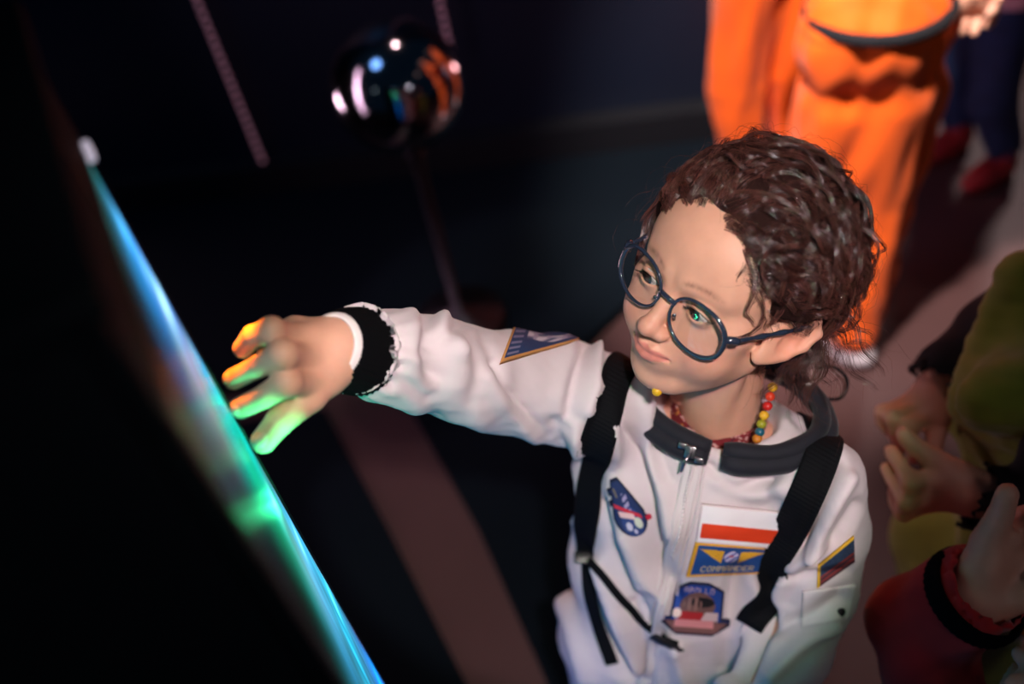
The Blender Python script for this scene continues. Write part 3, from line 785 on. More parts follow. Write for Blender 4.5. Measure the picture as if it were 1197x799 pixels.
def patch(name, corners, paint, parent, nu=90, nv=60, th=.0022, mask=None, tree=None, label=None):
    """corners in order top-left, top-right, bottom-right, bottom-left"""
    c = np.array(corners, float); U, Vv = np.meshgrid(np.linspace(0, 1, nu), np.linspace(0, 1, nv), indexing='ij')
    px = (c[0] * ((1 - U) * (1 - Vv))[..., None] + c[1] * (U * (1 - Vv))[..., None] + c[2] * (U * Vv)[..., None] + c[3] * ((1 - U) * Vv)[..., None])
    pos = np.full((nu, nv, 3), np.nan); nr = np.zeros((nu, nv, 3))
    for i in range(nu):
        for j in range(nv):
            a, b = hit(tree or suitT, *px[i, j])
            if a is not None: pos[i, j] = a; nr[i, j] = b
    bad = np.isnan(pos[..., 0])
    if bad.any():
        good = pos[~bad]; gpx = px[~bad]
        for i, j in np.argwhere(bad): k = np.argmin(((gpx - px[i, j]) ** 2).sum(1)); pos[i, j] = good[k]; nr[i, j] = nr[~bad][k]
    dep = np.linalg.norm(pos - O, axis=2); ray_ = (pos - O) / dep[..., None]
    for _ in range(14):                                     # stiff cloth: smooth the distance, keep the outline
        d2 = np.pad(dep, 1, mode='edge'); dep = (d2[:-2, 1:-1] + d2[2:, 1:-1] + d2[1:-1, :-2] + d2[1:-1, 2:]) / 4
    gap = (dep - np.linalg.norm(pos - O, axis=2)).max()
    base = O + ray_ * (dep - min(max(gap, 0), .004) * .6)[..., None]
    nm = unit(nr.reshape(-1, 3).mean(0)); m = mask(U, Vv) if mask else np.ones(U.shape, bool)
    topv = (base + nm * th).reshape(-1, 3); bot = (base - nm * .001).reshape(-1, 3); K = nu * nv; C = paint(U, Vv)
    F = []; mm = m
    for i in range(nu - 1):
        for j in range(nv - 1):
            if mm[i, j] and mm[i + 1, j] and mm[i, j + 1] and mm[i + 1, j + 1]:
                a = i * nv + j; F.append((a, a + 1, a + nv + 1, a + nv)); F.append((K + a, K + a + nv, K + a + nv + 1, K + a + 1))
    from collections import Counter
    edges = Counter(); dirs = {}
    for f in F:
        if f[0] < K:
            for k in range(4): e = (f[k], f[(k + 1) % 4]); edges[tuple(sorted(e))] += 1; dirs[tuple(sorted(e))] = e
    for e, n in edges.items():
        if n == 1: a, b = dirs[e]; F.append((b, a, a + K, b + K))
    V = np.vstack([topv, bot]); Cc = np.vstack([C.reshape(-1, 3)] * 2)
    used = np.unique([i for f in F for i in f]); mp = {int(u): k for k, u in enumerate(used)}
    F = [tuple(mp[i] for i in f) for f in F]
    o = mesh(name, V[used], F, M_patch, parent, cols=Cc[used])
    if label: o['label'] = label
    return o
def fill(U, col): return np.tile(np.array(lin(*col)), (*U.shape, 1))
def put(C, m, col): C[m] = lin(*col)
def paint_flag(U, V):
    C = fill(U, (240, 234, 238)); put(C, (V > .49) & (V < .88) & (U > .035) & (U < .955), (226, 62, 22)); e = (U < .02) | (U > .98) | (V < .03) | (V > .965)
    put(C, e, (222, 205, 206)); return C
def paint_wings(U, V):
    C = fill(U, (28, 74, 140)); put(C, (U < .045) | (U > .955) | (V > .93) | (V < .03), (226, 160, 40))
    for s in (-1, 1):
        x = (U - .5) * s
        m = (x > .11) & (x < .42) & (V > .10 + .18 * (x - .11)*0 + .05) & (V < .17 + .42 * np.clip((.40 - x) / .3, 0, 1)) & (V > .16 - .22 * (x - .2))
        put(C, m, (238, 178, 48)); put(C, m & (np.sin((V * 14 + x * 9) * 6) > .8), (196, 130, 30))
    d = np.hypot((U - .5) * 1.35, (V - .36) * .62); put(C, d < .12, (206, 196, 226)); put(C, (d < .12) & (np.sin(U * 60 + V * 30) > .3), (96, 96, 176)); put(C, np.hypot(U - .5, V - .34) < .035, (180, 70, 90))
    put(C, text_mask(U, V, 'COMMANDER', .16, .68, .68, .18), (214, 188, 140)); return C
def paint_mission(U, V):
    C = fill(U, (24, 66, 150)); x = U - .5
    put(C, text_mask(U, V, 'APOLLO', .28, .10, .44, .10), (216, 176, 170))
    d = np.hypot(x * 1.0, (V - .43) * 1.0); put(C, d < .25, (118, 82, 76)); put(C, np.hypot((x - .06) * .8, (V - .36) * 1.5) < .14, (22, 16, 18)); put(C, (np.hypot(x + .07, V - .40) < .13) & (np.sin(U * 70) > -.2), (150, 108, 98))
    put(C, (V > .55) & (V < .70) & (np.abs(x + .08) < .17), (176, 36, 40)); put(C, (np.hypot((x + .28) * 1.4, V - .58) < .09), (232, 206, 196)); put(C, (V > .54) & (V < .76) & (x > .06 + (.7 - V) * .4) & (x < .30), (206, 176, 176))
    b = V > .70; put(C, b, (20, 20, 34)); put(C, (V > .72) & (V < .93) & (np.abs(x) < .44 - (V - .72) * .8), (128, 84, 80)); put(C, (V > .69) & (V < .83) & (np.abs(x + .02) < .27), (224, 142, 142))
    put(C, mission_mask(U, V) & ~mission_mask(U, V, .035), (18, 24, 58)); return C
def mission_mask(U, V, e=0.):
    x = np.abs(U - .5)
    up = (V > .02 + e) & (x < .37 - e) & (V + (x - .10) * -.0 > .02 + e + np.clip(x - .14, 0, 1) * .55) & (V < .80)
    lo = (V > .66 + e) & (V < .98 - e) & (x < .49 - e - np.clip(V - .76, 0, 1) * 1.1)
    return up | lo
def paint_drop(U, V):
    C = fill(U, (22, 44, 92)); x = U - .5; put(C, drop_mask(U, V) & ~drop_mask(U, V, .05), (12, 22, 52))
    put(C, np.hypot(x, (V - .74) * .9) < .24, (36, 62, 120)); put(C, (np.abs(x - .08 + (V - .3) * .2) < .07) & (V > .28) & (V < .62) & (np.sin(V * 60 + U * 20) > -.3), (160, 150, 190))
    put(C, (np.abs(x + .12) < .035) & (V > .16) & (V < .32), (110, 100, 90)); put(C, (np.abs(V - .56 - x * .5) < .035) & (np.abs(x) < .28), (196, 40, 60)); put(C, (np.abs(V - .64 - x * .3) < .05) & (np.abs(x + .06) < .17), (226, 190, 190))
    put(C, (np.hypot(x - .14, (V - .78)) < .09), (196, 206, 190)); put(C, (np.hypot(x + .10, (V - .80)) < .07), (180, 180, 205)); put(C, (np.hypot(x - .0, (V - .90)) < .04), (190, 190, 220))
    put(C, (V > .70) & (V < .78) & (x > .36), (190, 30, 60)); return C
def drop_mask(U, V, e=0.):
    x = U - .5; w = np.where(V < .6, .10 + .30 * (V / .6) ** .8, .40 * np.sqrt(np.clip(1 - ((V - .62) / .36) ** 2, 0, 1))) - e
    fin = (np.abs(V - .20) < .06 - e) & (x < 0) & (x > -.32) | (np.abs(V - .38) < .05 - e) & (x < 0) & (x > -.42)
    nose = (np.abs(V - .74) < .05 - np.abs(x - .40) * .25 - e) & (x > .3) & (x < .5)
    return (np.abs(x) < w) & (V > .02 + e) | fin | nose
patch('flag_patch', [(820, 588), (923, 599), (907, 640), (813, 632)], paint_flag, suit, label='white and red flag patch')
patch('wings_patch', [(813, 633), (904, 640), (892, 668), (802, 672)], paint_wings, suit, nu=150, nv=70, label='blue patch with gold wings')
patch('mission_patch', [(779, 676), (858, 682), (853, 745), (768, 739)], paint_mission, suit, nu=120, nv=110, mask=mission_mask, label='blue pentagonal mission patch')
patch('drop_patch', [(699, 563), (733, 551), (772, 620), (722, 634)], paint_drop, suit, nu=80, nv=110, mask=drop_mask, label='dark blue teardrop patch')
def paint_sleeve(U, V):
    C = fill(U, (26, 52, 92)); x = U; b = (U < .035) | (U > .97) | (V < .05) | (V > .93); n = np.sin(U * 23 + 3 * np.sin(V * 9)) + np.sin(V * 21 + U * 8)
    m = (np.abs(V - .42 + .16 * np.sin(U * 7)) < .16) & (U > .25) & (U < .9); put(C, m, (150, 138, 160)); put(C, m & (n > .6), (196, 186, 196)); put(C, m & (n < -1), (70, 80, 110))
    put(C, (U < .20) & (U > .05) & (np.sin(V * 40) > .2), (110, 110, 140)); put(C, b, (190, 134, 74)); return C
patch('sleeve_patch', [(601, 380), (674, 390), (681, 396), (584, 425)], paint_sleeve, suit, nu=110, nv=60, label='blue shoulder patch with gold edge')
def paint_us(U, V):
    C = fill(U, (126, 44, 44)); put(C, (np.sin(V * 2 * math.pi * 4.5) > .1) & (V > .5), (64, 30, 44)); put(C, V < .56, (22, 38, 66)); put(C, (V < .56) & (np.sin(U * 60) * np.sin(V * 70) > .45), (70, 96, 124)); put(C, (V < .10) | (U < .07), (222, 172, 40)); return C
patch('arm_patch', [(956, 660), (998, 626), (999, 655), (955, 686)], paint_us, suit, nu=70, nv=60, label='navy and red sleeve patch with yellow edge')
# pocket flap on the other sleeve with its dark stud
def paint_plain(U, V): 
    C = fill(U, (226, 214, 216)); put(C, (V > .9) | (U < .03) | (U > .97), (212, 200, 202)); return C
patch('pocket_flap', [(938, 690), (1000, 682), (990, 722), (936, 732)], paint_plain, suit, nu=50, nv=30, th=.0035)
a, n = hit(suitT, 980, 714, True)
if a is not None: V, F = sphere(a + n * .004, (.0055, .0055, .002), 20, 10, np.stack([unit(np.cross(n, [0, 0, 1])), np.cross(n, unit(np.cross(n, [0, 0, 1]))), n], 1)); mesh('stud', V, F, M_black, suit)

# shoes
for s in (-1, 1):
    f = FOOT[s]; fw = unit(np.array([-BW[0], -BW[1], 0])); sdv = np.array([-fw[1], fw[0], 0]); R_ = np.stack([sdv, fw, [0, 0, 1]], 1)
    def shoe(p, f=f, R_=R_):
        q = (p - np.array([f[0], f[1], 0], np.float32)) @ R_.astype(np.float32)
        d = ell(q, (0, .045, .030), (.036, .085, .030)); d = sm_min(d, cap(q, (0, -.005, .035), (0, -.01, .09), .036, .04), .02)
        return sm_max(d, -(q[:, 2] - .002), .004)
    V, F = sculpt(shoe, (f[0] - .15, f[1] - .15, -.01), (f[0] + .15, f[1] + .15, .15), .004); mesh('shoe', V, F, M_black, girl)

# ================= glasses =====================================================================
glasses = empty('glasses', H((0, -.088, .005)), 'round blue grey glasses on the face of the child in the white suit', 'glasses')
RG = rot('Y', 5.0)
def GL(p):
    p = np.asarray(p, float); c = np.array([0, -.084, .007]); return H((p - c) @ RG.T + c + np.array([.0025, .0055, 0]))
LXc, LZc, LW_, LH_ = .0345, .0045, .0268, .0222
def rim(sx, t, sc=1.0):
    c, s = np.cos(t), np.sin(t); x = LXc + LW_ * sc * np.sign(c) * np.abs(c) ** .92; z = LZc + LH_ * sc * np.sign(s) * np.abs(s) ** .92 + .0015 * np.clip(c, 0, 1) * (s > 0)
    y = -.0895 + 2.3 * (x - .006) ** 2 + .10 * (-(z - .004)) * 1.0
    return np.stack([sx * x, y, z], 1)
tt = np.linspace(0, 2 * math.pi, 73)[:-1]; parts = []
for sx in (1, -1):
    p = rim(sx, tt); parts.append(tube(GL(p), .0015 + .0008 * np.clip(np.cos(tt), 0, 1), 10, closed=True))
br = spline([(-.0095, -.0892, .0100), (-.004, -.0925, .0118), (.004, -.0925, .0118), (.0095, -.0892, .0100)], 16); parts.append(tube(GL(br), .0022, 10))
for sx in (1, -1):
    e = spline([(sx * .0590, -.0825, .0120), (sx * .0630, -.0800, .0140), (sx * .0665, -.0740, .0145)], 8); parts.append(tube(GL(e), [.0026, .003, .0032, .0034, .0034, .0034, .0032, .003], 10))
    parts.append(tube(GL([(sx * .0125, -.0880, .001), (sx * .0105, -.0850, -.002), (sx * .0112, -.0835, -.006)]), [.0012, .002, .0016], 8))
V, F, _ = merge(parts); mesh('frame', V, F, M_frame, glasses)
for sx in (1, -1):
    rings = [rim(sx, tt, s) for s in (.985, .8, .6, .4, .2, .03)]; V = []; F = []
    for k, (s, rg) in enumerate(zip((.985, .8, .6, .4, .2, .03), rings)):
        rg = rg.copy(); rg[:, 1] -= .0016 * (1 - s * s); V.append(rg)
    n = len(tt); V = np.vstack(V)
    for k in range(5):
        for i in range(n): F.append((k * n + i, k * n + (i + 1) % n, (k + 1) * n + (i + 1) % n, (k + 1) * n + i))
    F.append(tuple(5 * n + i for i in range(n)))
    V_ = GL(V); f0 = F[0]
    if np.cross(V_[f0[1]] - V_[f0[0]], V_[f0[3]] - V_[f0[0]]) @ (HR @ np.array([0, -1., 0])) < 0: F = [f[::-1] for f in F]
    mesh('lens', V_, F, M_lens, glasses)
    tp = spline([(sx * .0655, -.0735, .0143), (sx * .0700, -.045, .0165), (sx * .0745, -.015, .0190), (sx * .0765, .006, .0195), (sx * .0740, .020, .008), (sx * .071, .028, -.006)], 60)
    a = np.linspace(0, 14 * math.pi, 60); tw = np.array([.0022 + .0005 * math.sin(x) if 4 < i < 40 else .0022 for i, x in enumerate(a)])
    V, F = tube(GL(tp), tw, 10); mesh('temple', V, F, M_frame, glasses)

# ================= harness ======================================================================
harness = empty('harness', T((0, .10, -.02)), 'black webbing harness strapped over the shoulders of the white astronaut suit', 'harness')
def near(pl):
    h = suitT.find_nearest(Vector(T(pl))); n = np.array(h[1]); p = np.array(h[0]); n = n if (n @ (p - T((pl[0] * .5, 0, pl[2])))) > 0 else -n; return p, n
def strap(name, pix, back, w, parent=harness, mat_=M_web):
    a, n = path_on(suitT, pix, 44)
    bp = [near(b) for b in back]; a = np.array([b[0] for b in bp] + list(a)); n = np.array([b[1] for b in bp] + list(n))
    d = np.r_[0, np.cumsum(np.linalg.norm(np.diff(a, axis=0), axis=1))]; t = np.linspace(0, d[-1], 70)
    a = np.stack([np.interp(t, d, a[:, k]) for k in range(3)], 1); n = np.stack([np.interp(t, d, n[:, k]) for k in range(3)], 1)
    V, F = ribbon(a, n, w, .0022, 11, tree=suitT); return mesh(name, V, F, mat_, parent)
strap('shoulder_strap', [(968, 512), (955, 550), (933, 600), (909, 650), (889, 700), (877, 732)], [(.07, .10, -.14), (.085, .085, -.05), (.09, .06, .0)], .0158)
strap('shoulder_strap', [(722, 425), (716, 450), (704, 500), (693, 555), (687, 605), (688, 650)], [(-.06, .10, -.14), (-.075, .085, -.05), (-.08, .055, .0)], .0160)
strap('waist_strap', [(688, 652), (702, 668), (722, 694), (748, 722), (772, 742), (792, 752)], [], .0042)
strap('side_shade_strip', [(688, 652), (690, 690), (700, 730), (716, 775)], [], .008)  # dark strip put in for the arm's shadow down the torso
a, n = hit(suitT, 783, 748, True); e = unit(np.cross(n, WC[:, 1]))
Rb = np.stack([unit(P(795, 755, .95) - P(770, 742, .95)), np.cross(n, unit(P(795, 755, .95) - P(770, 742, .95))), n], 1); Rb[:, 1] = unit(Rb[:, 1])
V, F, _ = merge([box(a + n * .007, (.014, .0065, .0032), Rb, .0015), box(a + n * .007 + Rb[:, 0] * .017, (.005, .004, .002), Rb, .001), box(a + n * .010, (.005, .005, .0012), Rb, .0006)]); mesh('buckle', V, F, M_black, harness)
a, n = hit(suitT, 689, 652, True); V, F = box(a + n * .007, (.012, .008, .0028), np.stack([WC[:, 0], np.cross(n, WC[:, 0]), n], 1), .0015); mesh('buckle', V, F, M_black, harness)
lp = [P(955, 430, 1.03), P(972, 428, 1.03), P(987, 438, 1.03), P(990, 452, 1.03), P(982, 465, 1.03), P(966, 466, 1.03), P(950, 462, 1.03)]
V, F = tube(spline(lp, 40), .0019, 8); mesh('hanging_loop', V, F, M_web, harness)

# ================= bead necklace ===================================================================
neckl = empty('necklace', T((0, 0, .03)), 'colourful wooden bead necklace round the neck of the child with glasses', 'necklace')
BC = [(214, 168, 40), (206, 60, 36), (196, 36, 34), (220, 170, 44), (150, 150, 40), (30, 90, 110), (196, 120, 40)]
bpx = [(902, 452), (899, 463), (896, 474), (892, 485), (889, 495), (887, 504), (884, 512)]
bt = bvh(np.vstack([H(hv)]), hf)
first = None; cpts = []
for i, (x, y) in enumerate(bpx):
    a, n = hit(bt, x, y)
    if a is None: a = P(x, y, .93); n = WC[:, 2]
    c = a + n * .0035; cpts.append(c); r = .0046
    V, F = sphere(c, (r, r, r * .93), 20, 12); mesh('bead', V, F, M_bead, neckl, cols=np.tile(lin3(*BC[i]), (len(V), 1)))
for i, (x, y) in enumerate([(768, 457)]):
    a, n = hit(bt, x, y); a = P(x, y, .90) if a is None else a; V, F = sphere(a, (.0046,) * 3, 20, 12); mesh('bead', V, F, M_bead, neckl, cols=np.tile(lin3(226, 176, 40), (len(V), 1))); cpts.append(a)
V, F = tube(spline(cpts[:7], 30), .0006, 5); mesh('cord', V, F, M_black, neckl)
# ================= the place =====================================================================
def struct(o): o['kind'] = 'structure'; return o
M_floor = mat('floor', lin(78, 54, 53), rough=.5, noise=(3, .10), bump=(120, .2, .001))
M_wall = mat('dark navy wall', lin(12, 21, 38), rough=.5, noise=(2, .15))
M_dark = mat('black painted board', lin(12, 14, 20), rough=.6)
M_case = mat('black satin cabinet', lin(15, 23, 29), rough=.7, spec=.15)
V, F = box((.5, 3.0, -.05), (6.5, 7, .05)); struct(mesh('floor', V, F, M_floor, smooth=False))

# ---- kiosk ---------------------------------------------------------------------------------------
Lp = P(272, 480, .7215); az = lambda px, py: (lambda r: r[:2] / np.linalg.norm(r[:2]))(ray(px, py))
L2 = Lp[:2]; N2 = az(10, 200) * .30
fdir = unit(N2 - L2); FW = float(np.linalg.norm(N2 - L2)); nrm2 = np.array([-fdir[1], fdir[0]])
if nrm2 @ (HT[:2] - L2) < 0: nrm2 = -nrm2                        # faces the child
bk = -nrm2
ZT = G(18, 26, 0) ; rr_ = ray(30, 28); ZTOP = O[2] + rr_[2] / np.linalg.norm(rr_[:2]) * np.linalg.norm(L2)
def zat(px, py): r = ray(px, py); return O[2] + r[2] / np.linalg.norm(r[:2]) * np.linalg.norm(L2)
Z1 = zat(95, 172); Z0 = .12
kiosk = empty('exhibit_cabinet', (L2[0], L2[1], 0), 'tall black exhibit cabinet holding the glowing touch screen under the fingers', 'cabinet')
def K(s, z, o=0.0): q = L2 + fdir * s + nrm2 * o; return np.array([q[0], q[1], z])
def kbox(s0, s1, z0, z1, o0, o1, bev=.003):
    c = K((s0 + s1) / 2, (z0 + z1) / 2, (o0 + o1) / 2); R_ = np.stack([[*fdir, 0], [*nrm2, 0], [0, 0, 1]], 1)
    return box(c, (abs(s1 - s0) / 2, abs(o1 - o0) / 2, abs(z1 - z0) / 2), R_, bev)
SE = .006                                                       # width of the far metal edge
parts = [kbox(SE * .2, FW, 0, ZTOP, -.42, -.012)]
V, F, _ = merge(parts); mesh('body', V, F, M_case, kiosk)
V, F, _ = merge([kbox(0, FW, Z1, ZTOP, -.012, 0), kbox(0, FW, 0, .14, -.012, 0), kbox(FW * .93, FW, .14, Z1, -.012, .0), kbox(0, .0028, .14, Z1, -.012, .0004, .0008)]); mesh('bezel', V, F, M_case, kiosk)
V, F = kbox(-.01, FW + .01, ZTOP, ZTOP + .012, -.43, .006); mesh('top_cap', V, F, M_case, kiosk)
V, F = kbox(FW * .35, FW * .40, Z1 + .01, ZTOP - .005, -.001, .0012, .0005); mesh('seam_strip', V, F, M_dark, kiosk)
V, F = kbox(.004, .016, Z1 - .003, Z1 + .006, -.002, .004, .002); mesh('indicator_lamp', V, F, mat('indicator lamp', (.6, .6, .65), emit=lin(205, 195, 215), estr=.7), kiosk)
# the picture on the screen: a luminous band along its far side
ns, nz = 60, 420
sg = np.linspace(.003, FW * .93, ns); zg = np.linspace(.14, Z1, nz)
SS, ZZ = np.meshgrid(sg, zg, indexing='ij'); pt = np.stack([L2[0] + fdir[0] * SS, L2[1] + fdir[1] * SS, ZZ], -1)
V = np.stack([pt[..., 0] - nrm2[0] * .0015, pt[..., 1] - nrm2[1] * .0015, ZZ], -1).reshape(-1, 3)
keys = [(160, (.02, .10, .10)), (195, (.01, .12, .12)), (222, (.02, .20, .40)), (245, (.02, .35, .85)), (290, (.03, .30, .95)), (325, (.16, .62, 1.)), (350, (.04, .26, .80)), (375, (.10, .24, .55)), (400, (.02, .34, .75)), (440, (.0, .36, .55)), (475, (.0, .48, .42)), (520, (.0, .46, .42)), (560, (.02, .34, .46)), (598, (.03, .36, .66)), (640, (.03, .26, .40)), (672, (.02, .46, .72)), (700, (.03, .20, .34)), (735, (.02, .14, .36)), (770, (.01, .26, .90)), (830, (.0, .14, .6)), (1000, (.0, .05, .2)), (1400, (.0, .04, .1))]
# screen heights of those rows along the far edge
zk = np.array([zat(95 + (y - 170) * .5644, y) for y, _ in keys if y < 1100] + [.0]); kc = np.array([c for y, c in keys if y < 1100] + [(0, .02, .05)])
order = np.argsort(zk); zf = ZZ.ravel(); sf = SS.ravel()
C = np.stack([np.interp(zf, zk[order], kc[order, k]) for k in range(3)], 1)
wid = .080 + .022 * np.sin(zf * 21) + .34 * np.clip(1.22 - zf, 0, .5); wv = wav(np.c_[sf * 2, zf, zf * 0], 60, seed=2)
fall = np.exp(-(sf / wid) ** 2) * np.clip(sf / .004, .35, 1)
g2 = np.exp(-((zf - zat(240, 470)) / .085) ** 2); g3 = np.exp(-((zf - zat(165, 375)) / .03) ** 2); g4 = np.exp(-((zf - zat(300, 590)) / .05) ** 2)
side = np.exp(-((sf - .075) / .050) ** 2)
C = C * (fall * (1 + .35 * wv))[:, None] + np.array([.0, .34, .10])[None] * (g2 * side)[:, None] * .8 + np.array([.42, .12, .04])[None] * (g3 * side)[:, None] * .45 + np.array([.16, .11, .0])[None] * (g4 * side)[:, None] * .5
for (x, y), s0, r0, cc in [((175, 322), .030, .010, (.7, .9, 1.)), ((160, 285), .028, .008, (.2, .5, .6)), ((320, 600), .03, .008, (.2, .5, .6)), ((362, 672), .03, .010, (.1, .6, .6)), ((275, 535), .05, .008, (.2, .8, .6)), ((135, 245), .02, .010, (.1, .4, .6)), ((420, 770), .03, .012, (.0, .3, .8)), ((200, 385), .03, .009, (.1, .3, .4))]:
    C += np.array(cc)[None] * np.exp(-((zf - zat(95 + (y - 170) * .5644, y)) / r0) ** 2 - ((sf - s0) / .018) ** 2)[:, None]
C *= (1 + .5 * np.clip((1.12 - zf) / .2, 0, 1))[:, None]
C += np.array([.5, .10, .05])[None] * np.exp(-((sf - .004) / .002) ** 2)[:, None] * (.5 + .5 * np.sin(zf * 50))[:, None] * .5
F = []
ii = (np.arange(ns - 1)[:, None] * nz + np.arange(nz - 1)[None]).ravel(); F = np.stack([ii, ii + nz, ii + nz + 1, ii + 1], 1)
if np.cross(V[F[0, 1]] - V[F[0, 0]], V[F[0, 3]] - V[F[0, 0]]) @ np.array([*nrm2, 0]) < 0: F = F[:, ::-1].copy()
M_screen = mat('glass screen', (.003, .003, .004), rough=.42, spec=.25)
nt = M_screen.node_tree; a_ = nt.nodes.new('ShaderNodeVertexColor'); a_.layer_name = 'Col'; nt.links.new(a_.outputs['Color'], nt.nodes['Principled BSDF'].inputs['Emission Color']); nt.nodes['Principled BSDF'].inputs['Emission Strength'].default_value = 1.15
mesh('screen', V, F, M_screen, kiosk, cols=np.clip(C, 0, 4))

# ---- walls -----------------------------------------------------------------------------------------
wy = G(325, 236)[1] + .06
wx1 = GY(836, 120, wy)[0]
V, F = box(((wx1 - 4.5) / 2, wy + .10, 1.5), ((wx1 + 4.5) / 2, .10, 1.5)); struct(mesh('wall_back', V, F, M_wall, smooth=False))
V, F = box(((wx1 - 4.5) / 2, wy - .03, .06), ((wx1 + 4.5) / 2, .03, .06)); struct(mesh('baseboard_back', V, F, M_dark, smooth=False))
V, F = box((.5, 8.0, 1.5), (6.5, .1, 1.5)); struct(mesh('wall_far', V, F, M_wall, smooth=False))
V, F = box((-4.6, 3, 1.5), (.1, 5, 1.5)); struct(mesh('wall_left', V, F, M_wall, smooth=False))
# black low platform in front of the back wall, and black sheets standing in for shadows on the floor
g = [G(*q) for q in [(330, 238), (836, 262), (700, 430), (395, 440)]]
M_carpet_shade = mat('black carpet and shade', (.0035, .0070, .0110), rough=1., spec=.1, bump=(300, .5, .002))
pl = np.array([[-2.6, wy - .06], [wx1 + .02, wy - .06], [G(800, 300)[0], G(800, 300)[1]], [G(640, 452)[0], G(640, 452)[1]], [G(400, 452)[0], G(400, 452)[1]], [-2.6, G(400, 452)[1] + .1]])
def slab(name, pl, z0, z1, m):
    pl = np.array([np.asarray(q, float)[:2] for q in pl])
    if sum(pl[i][0] * pl[(i + 1) % len(pl)][1] - pl[(i + 1) % len(pl)][0] * pl[i][1] for i in range(len(pl))) < 0: pl = pl[::-1]
    n = len(pl); V = np.vstack([np.c_[pl, np.full(n, z0)], np.c_[pl, np.full(n, z1)]]); F = [tuple(range(n, 2 * n)), tuple(range(n))[::-1]] + [(i, (i + 1) % n, n + (i + 1) % n, n + i) for i in range(n)]
    return mesh(name, V, F, m, smooth=False)
tag(slab('platform', pl, 0, .03, M_carpet_shade), 'low black platform on the floor along the dark wall under the mirror ball', 'platform')
tag(slab('floor_shade', [G(470, 460), G(800, 470), G(860, 620), G(800, 1000), G(745, 1000), G(640, 799), G(560, 620)], 0, .006, M_carpet_shade), 'black sheet in place of the shade on the floor by the child in the white suit', 'shade sheet')
tag(slab('floor_shade', [G(380, 480), G(455, 620), G(545, 799), G(640, 1000), (-.3, .2), (-2.6, .2), (-2.6, 1.3)], 0, .006, M_carpet_shade), 'black sheet in place of the shade on the floor round the tall black cabinet', 'shade sheet')
# ---- dotted light strings hanging in front of the wall -----------------------------------------------
def string(px0, px1, lab):
    b = GY(*px1, wy - .05); x, z0 = b[0], max(b[2], .14); o = empty('bead_string', (x, wy - .05, z0), lab, 'hanging string', None)
    m = mat('pink glass bead', lin(150, 110, 130), rough=.3, emit=lin(190, 130, 150), estr=.28); parts = []
    zs = np.arange(z0, 2.6, .024)
    for z in zs: parts.append(sphere((x, wy - .05, z), (.0070, .0070, .0085), 8, 6))
    V, F, _ = merge(parts); mesh('beads', V, F, m, o); V, F = tube([(x, wy - .05, z0), (x, wy - .05, 2.62)], .0012, 6); mesh('cord', V, F, M_black, o)
string((240, 0), (325, 232), 'long pink beaded string hanging before the dark wall, nearer the cabinet')
string((516, 0), (528, 66), 'pink beaded string hanging directly behind the mirror ball')
# ---- mirror ball on a stand ----------------------------------------------------------------------------
SD = 1.86; SC = P(465, 101, SD); SRr = 78 / FPX * SD
if SC[1] + SRr > wy - .08: SC = P(465, 101, SD * .96)
ball = empty('mirror_ball', (SC[0], SC[1], 0), 'dark mirrored glass ball on a thin upright stand before the dark wall', 'ball exhibit')
V, F = sphere(SC, (SRr,) * 3, 96, 64); mesh('ball', V, F, mat('dark mirror', (.30, .30, .33), rough=.10, metal=1.), ball)
V, F = lathe([(.0001, SC[2] - SRr + .006), (.022, SC[2] - SRr + .004), (.020, SC[2] - SRr - .03), (.013, SC[2] - SRr - .05), (.010, .085), (.10, .06), (.11, .031), (.0001, .031)], (SC[0], SC[1], 0), 32)
mesh('stand', V, F, mat('dark steel', lin(60, 56, 62), rough=.45, metal=1.), ball)

# ================= other people =============================================================================
_f = unit(P(*FING['middle'][0][0]) - WR); _s = unit(P(*FING['thumb'][0][2]) - WR); _s = unit(_s - _s @ _f * _f); _n = np.cross(_f, _s)
TB = np.stack([_f, _s, _n], 1)
def hand_at(pos, fwd, thumb, scale=1., mirror=False):
    """SDF of another hand: wrist position, finger direction, thumb side direction"""
    f = unit(fwd); s = unit(np.asarray(thumb) - np.asarray(thumb) @ f * f); n = np.cross(f, s) * (-1 if mirror else 1)
    A = np.stack([f, s, n], 1)
    return lambda p: hand_sdf(((((p - np.asarray(pos, np.float32)) @ A.astype(np.float32)) / scale) @ TB.T.astype(np.float32) + WR.astype(np.float32)).astype(np.float32), False) * scale
def shp(fn, pts, h, pad=.12, disp=None, it=1):
    pts = np.array(pts); V, F = sculpt(fn, pts.min(0) - pad, pts.max(0) + pad, h)
    if disp is not None: N = vnormals(V, F); V = V + N * disp(V)[:, None]
    return relax(V, F, it, .4), F
def uni(*fs, k=.012):
    def g(p):
        d = fs[0](p)
        for f in fs[1:]: d = sm_min(d, f(p), k)
        return d
    return g
def face_head(c, r, fwd, up):
    f = unit(fwd); u = unit(np.asarray(up) - np.asarray(up) @ f * f); l = np.cross(f, u); R_ = np.stack([l, -f, u], 1); s = r / .075
    return lambda p: head_only((((p - np.asarray(c, np.float32)) @ R_.astype(np.float32)) / s).astype(np.float32)) * s
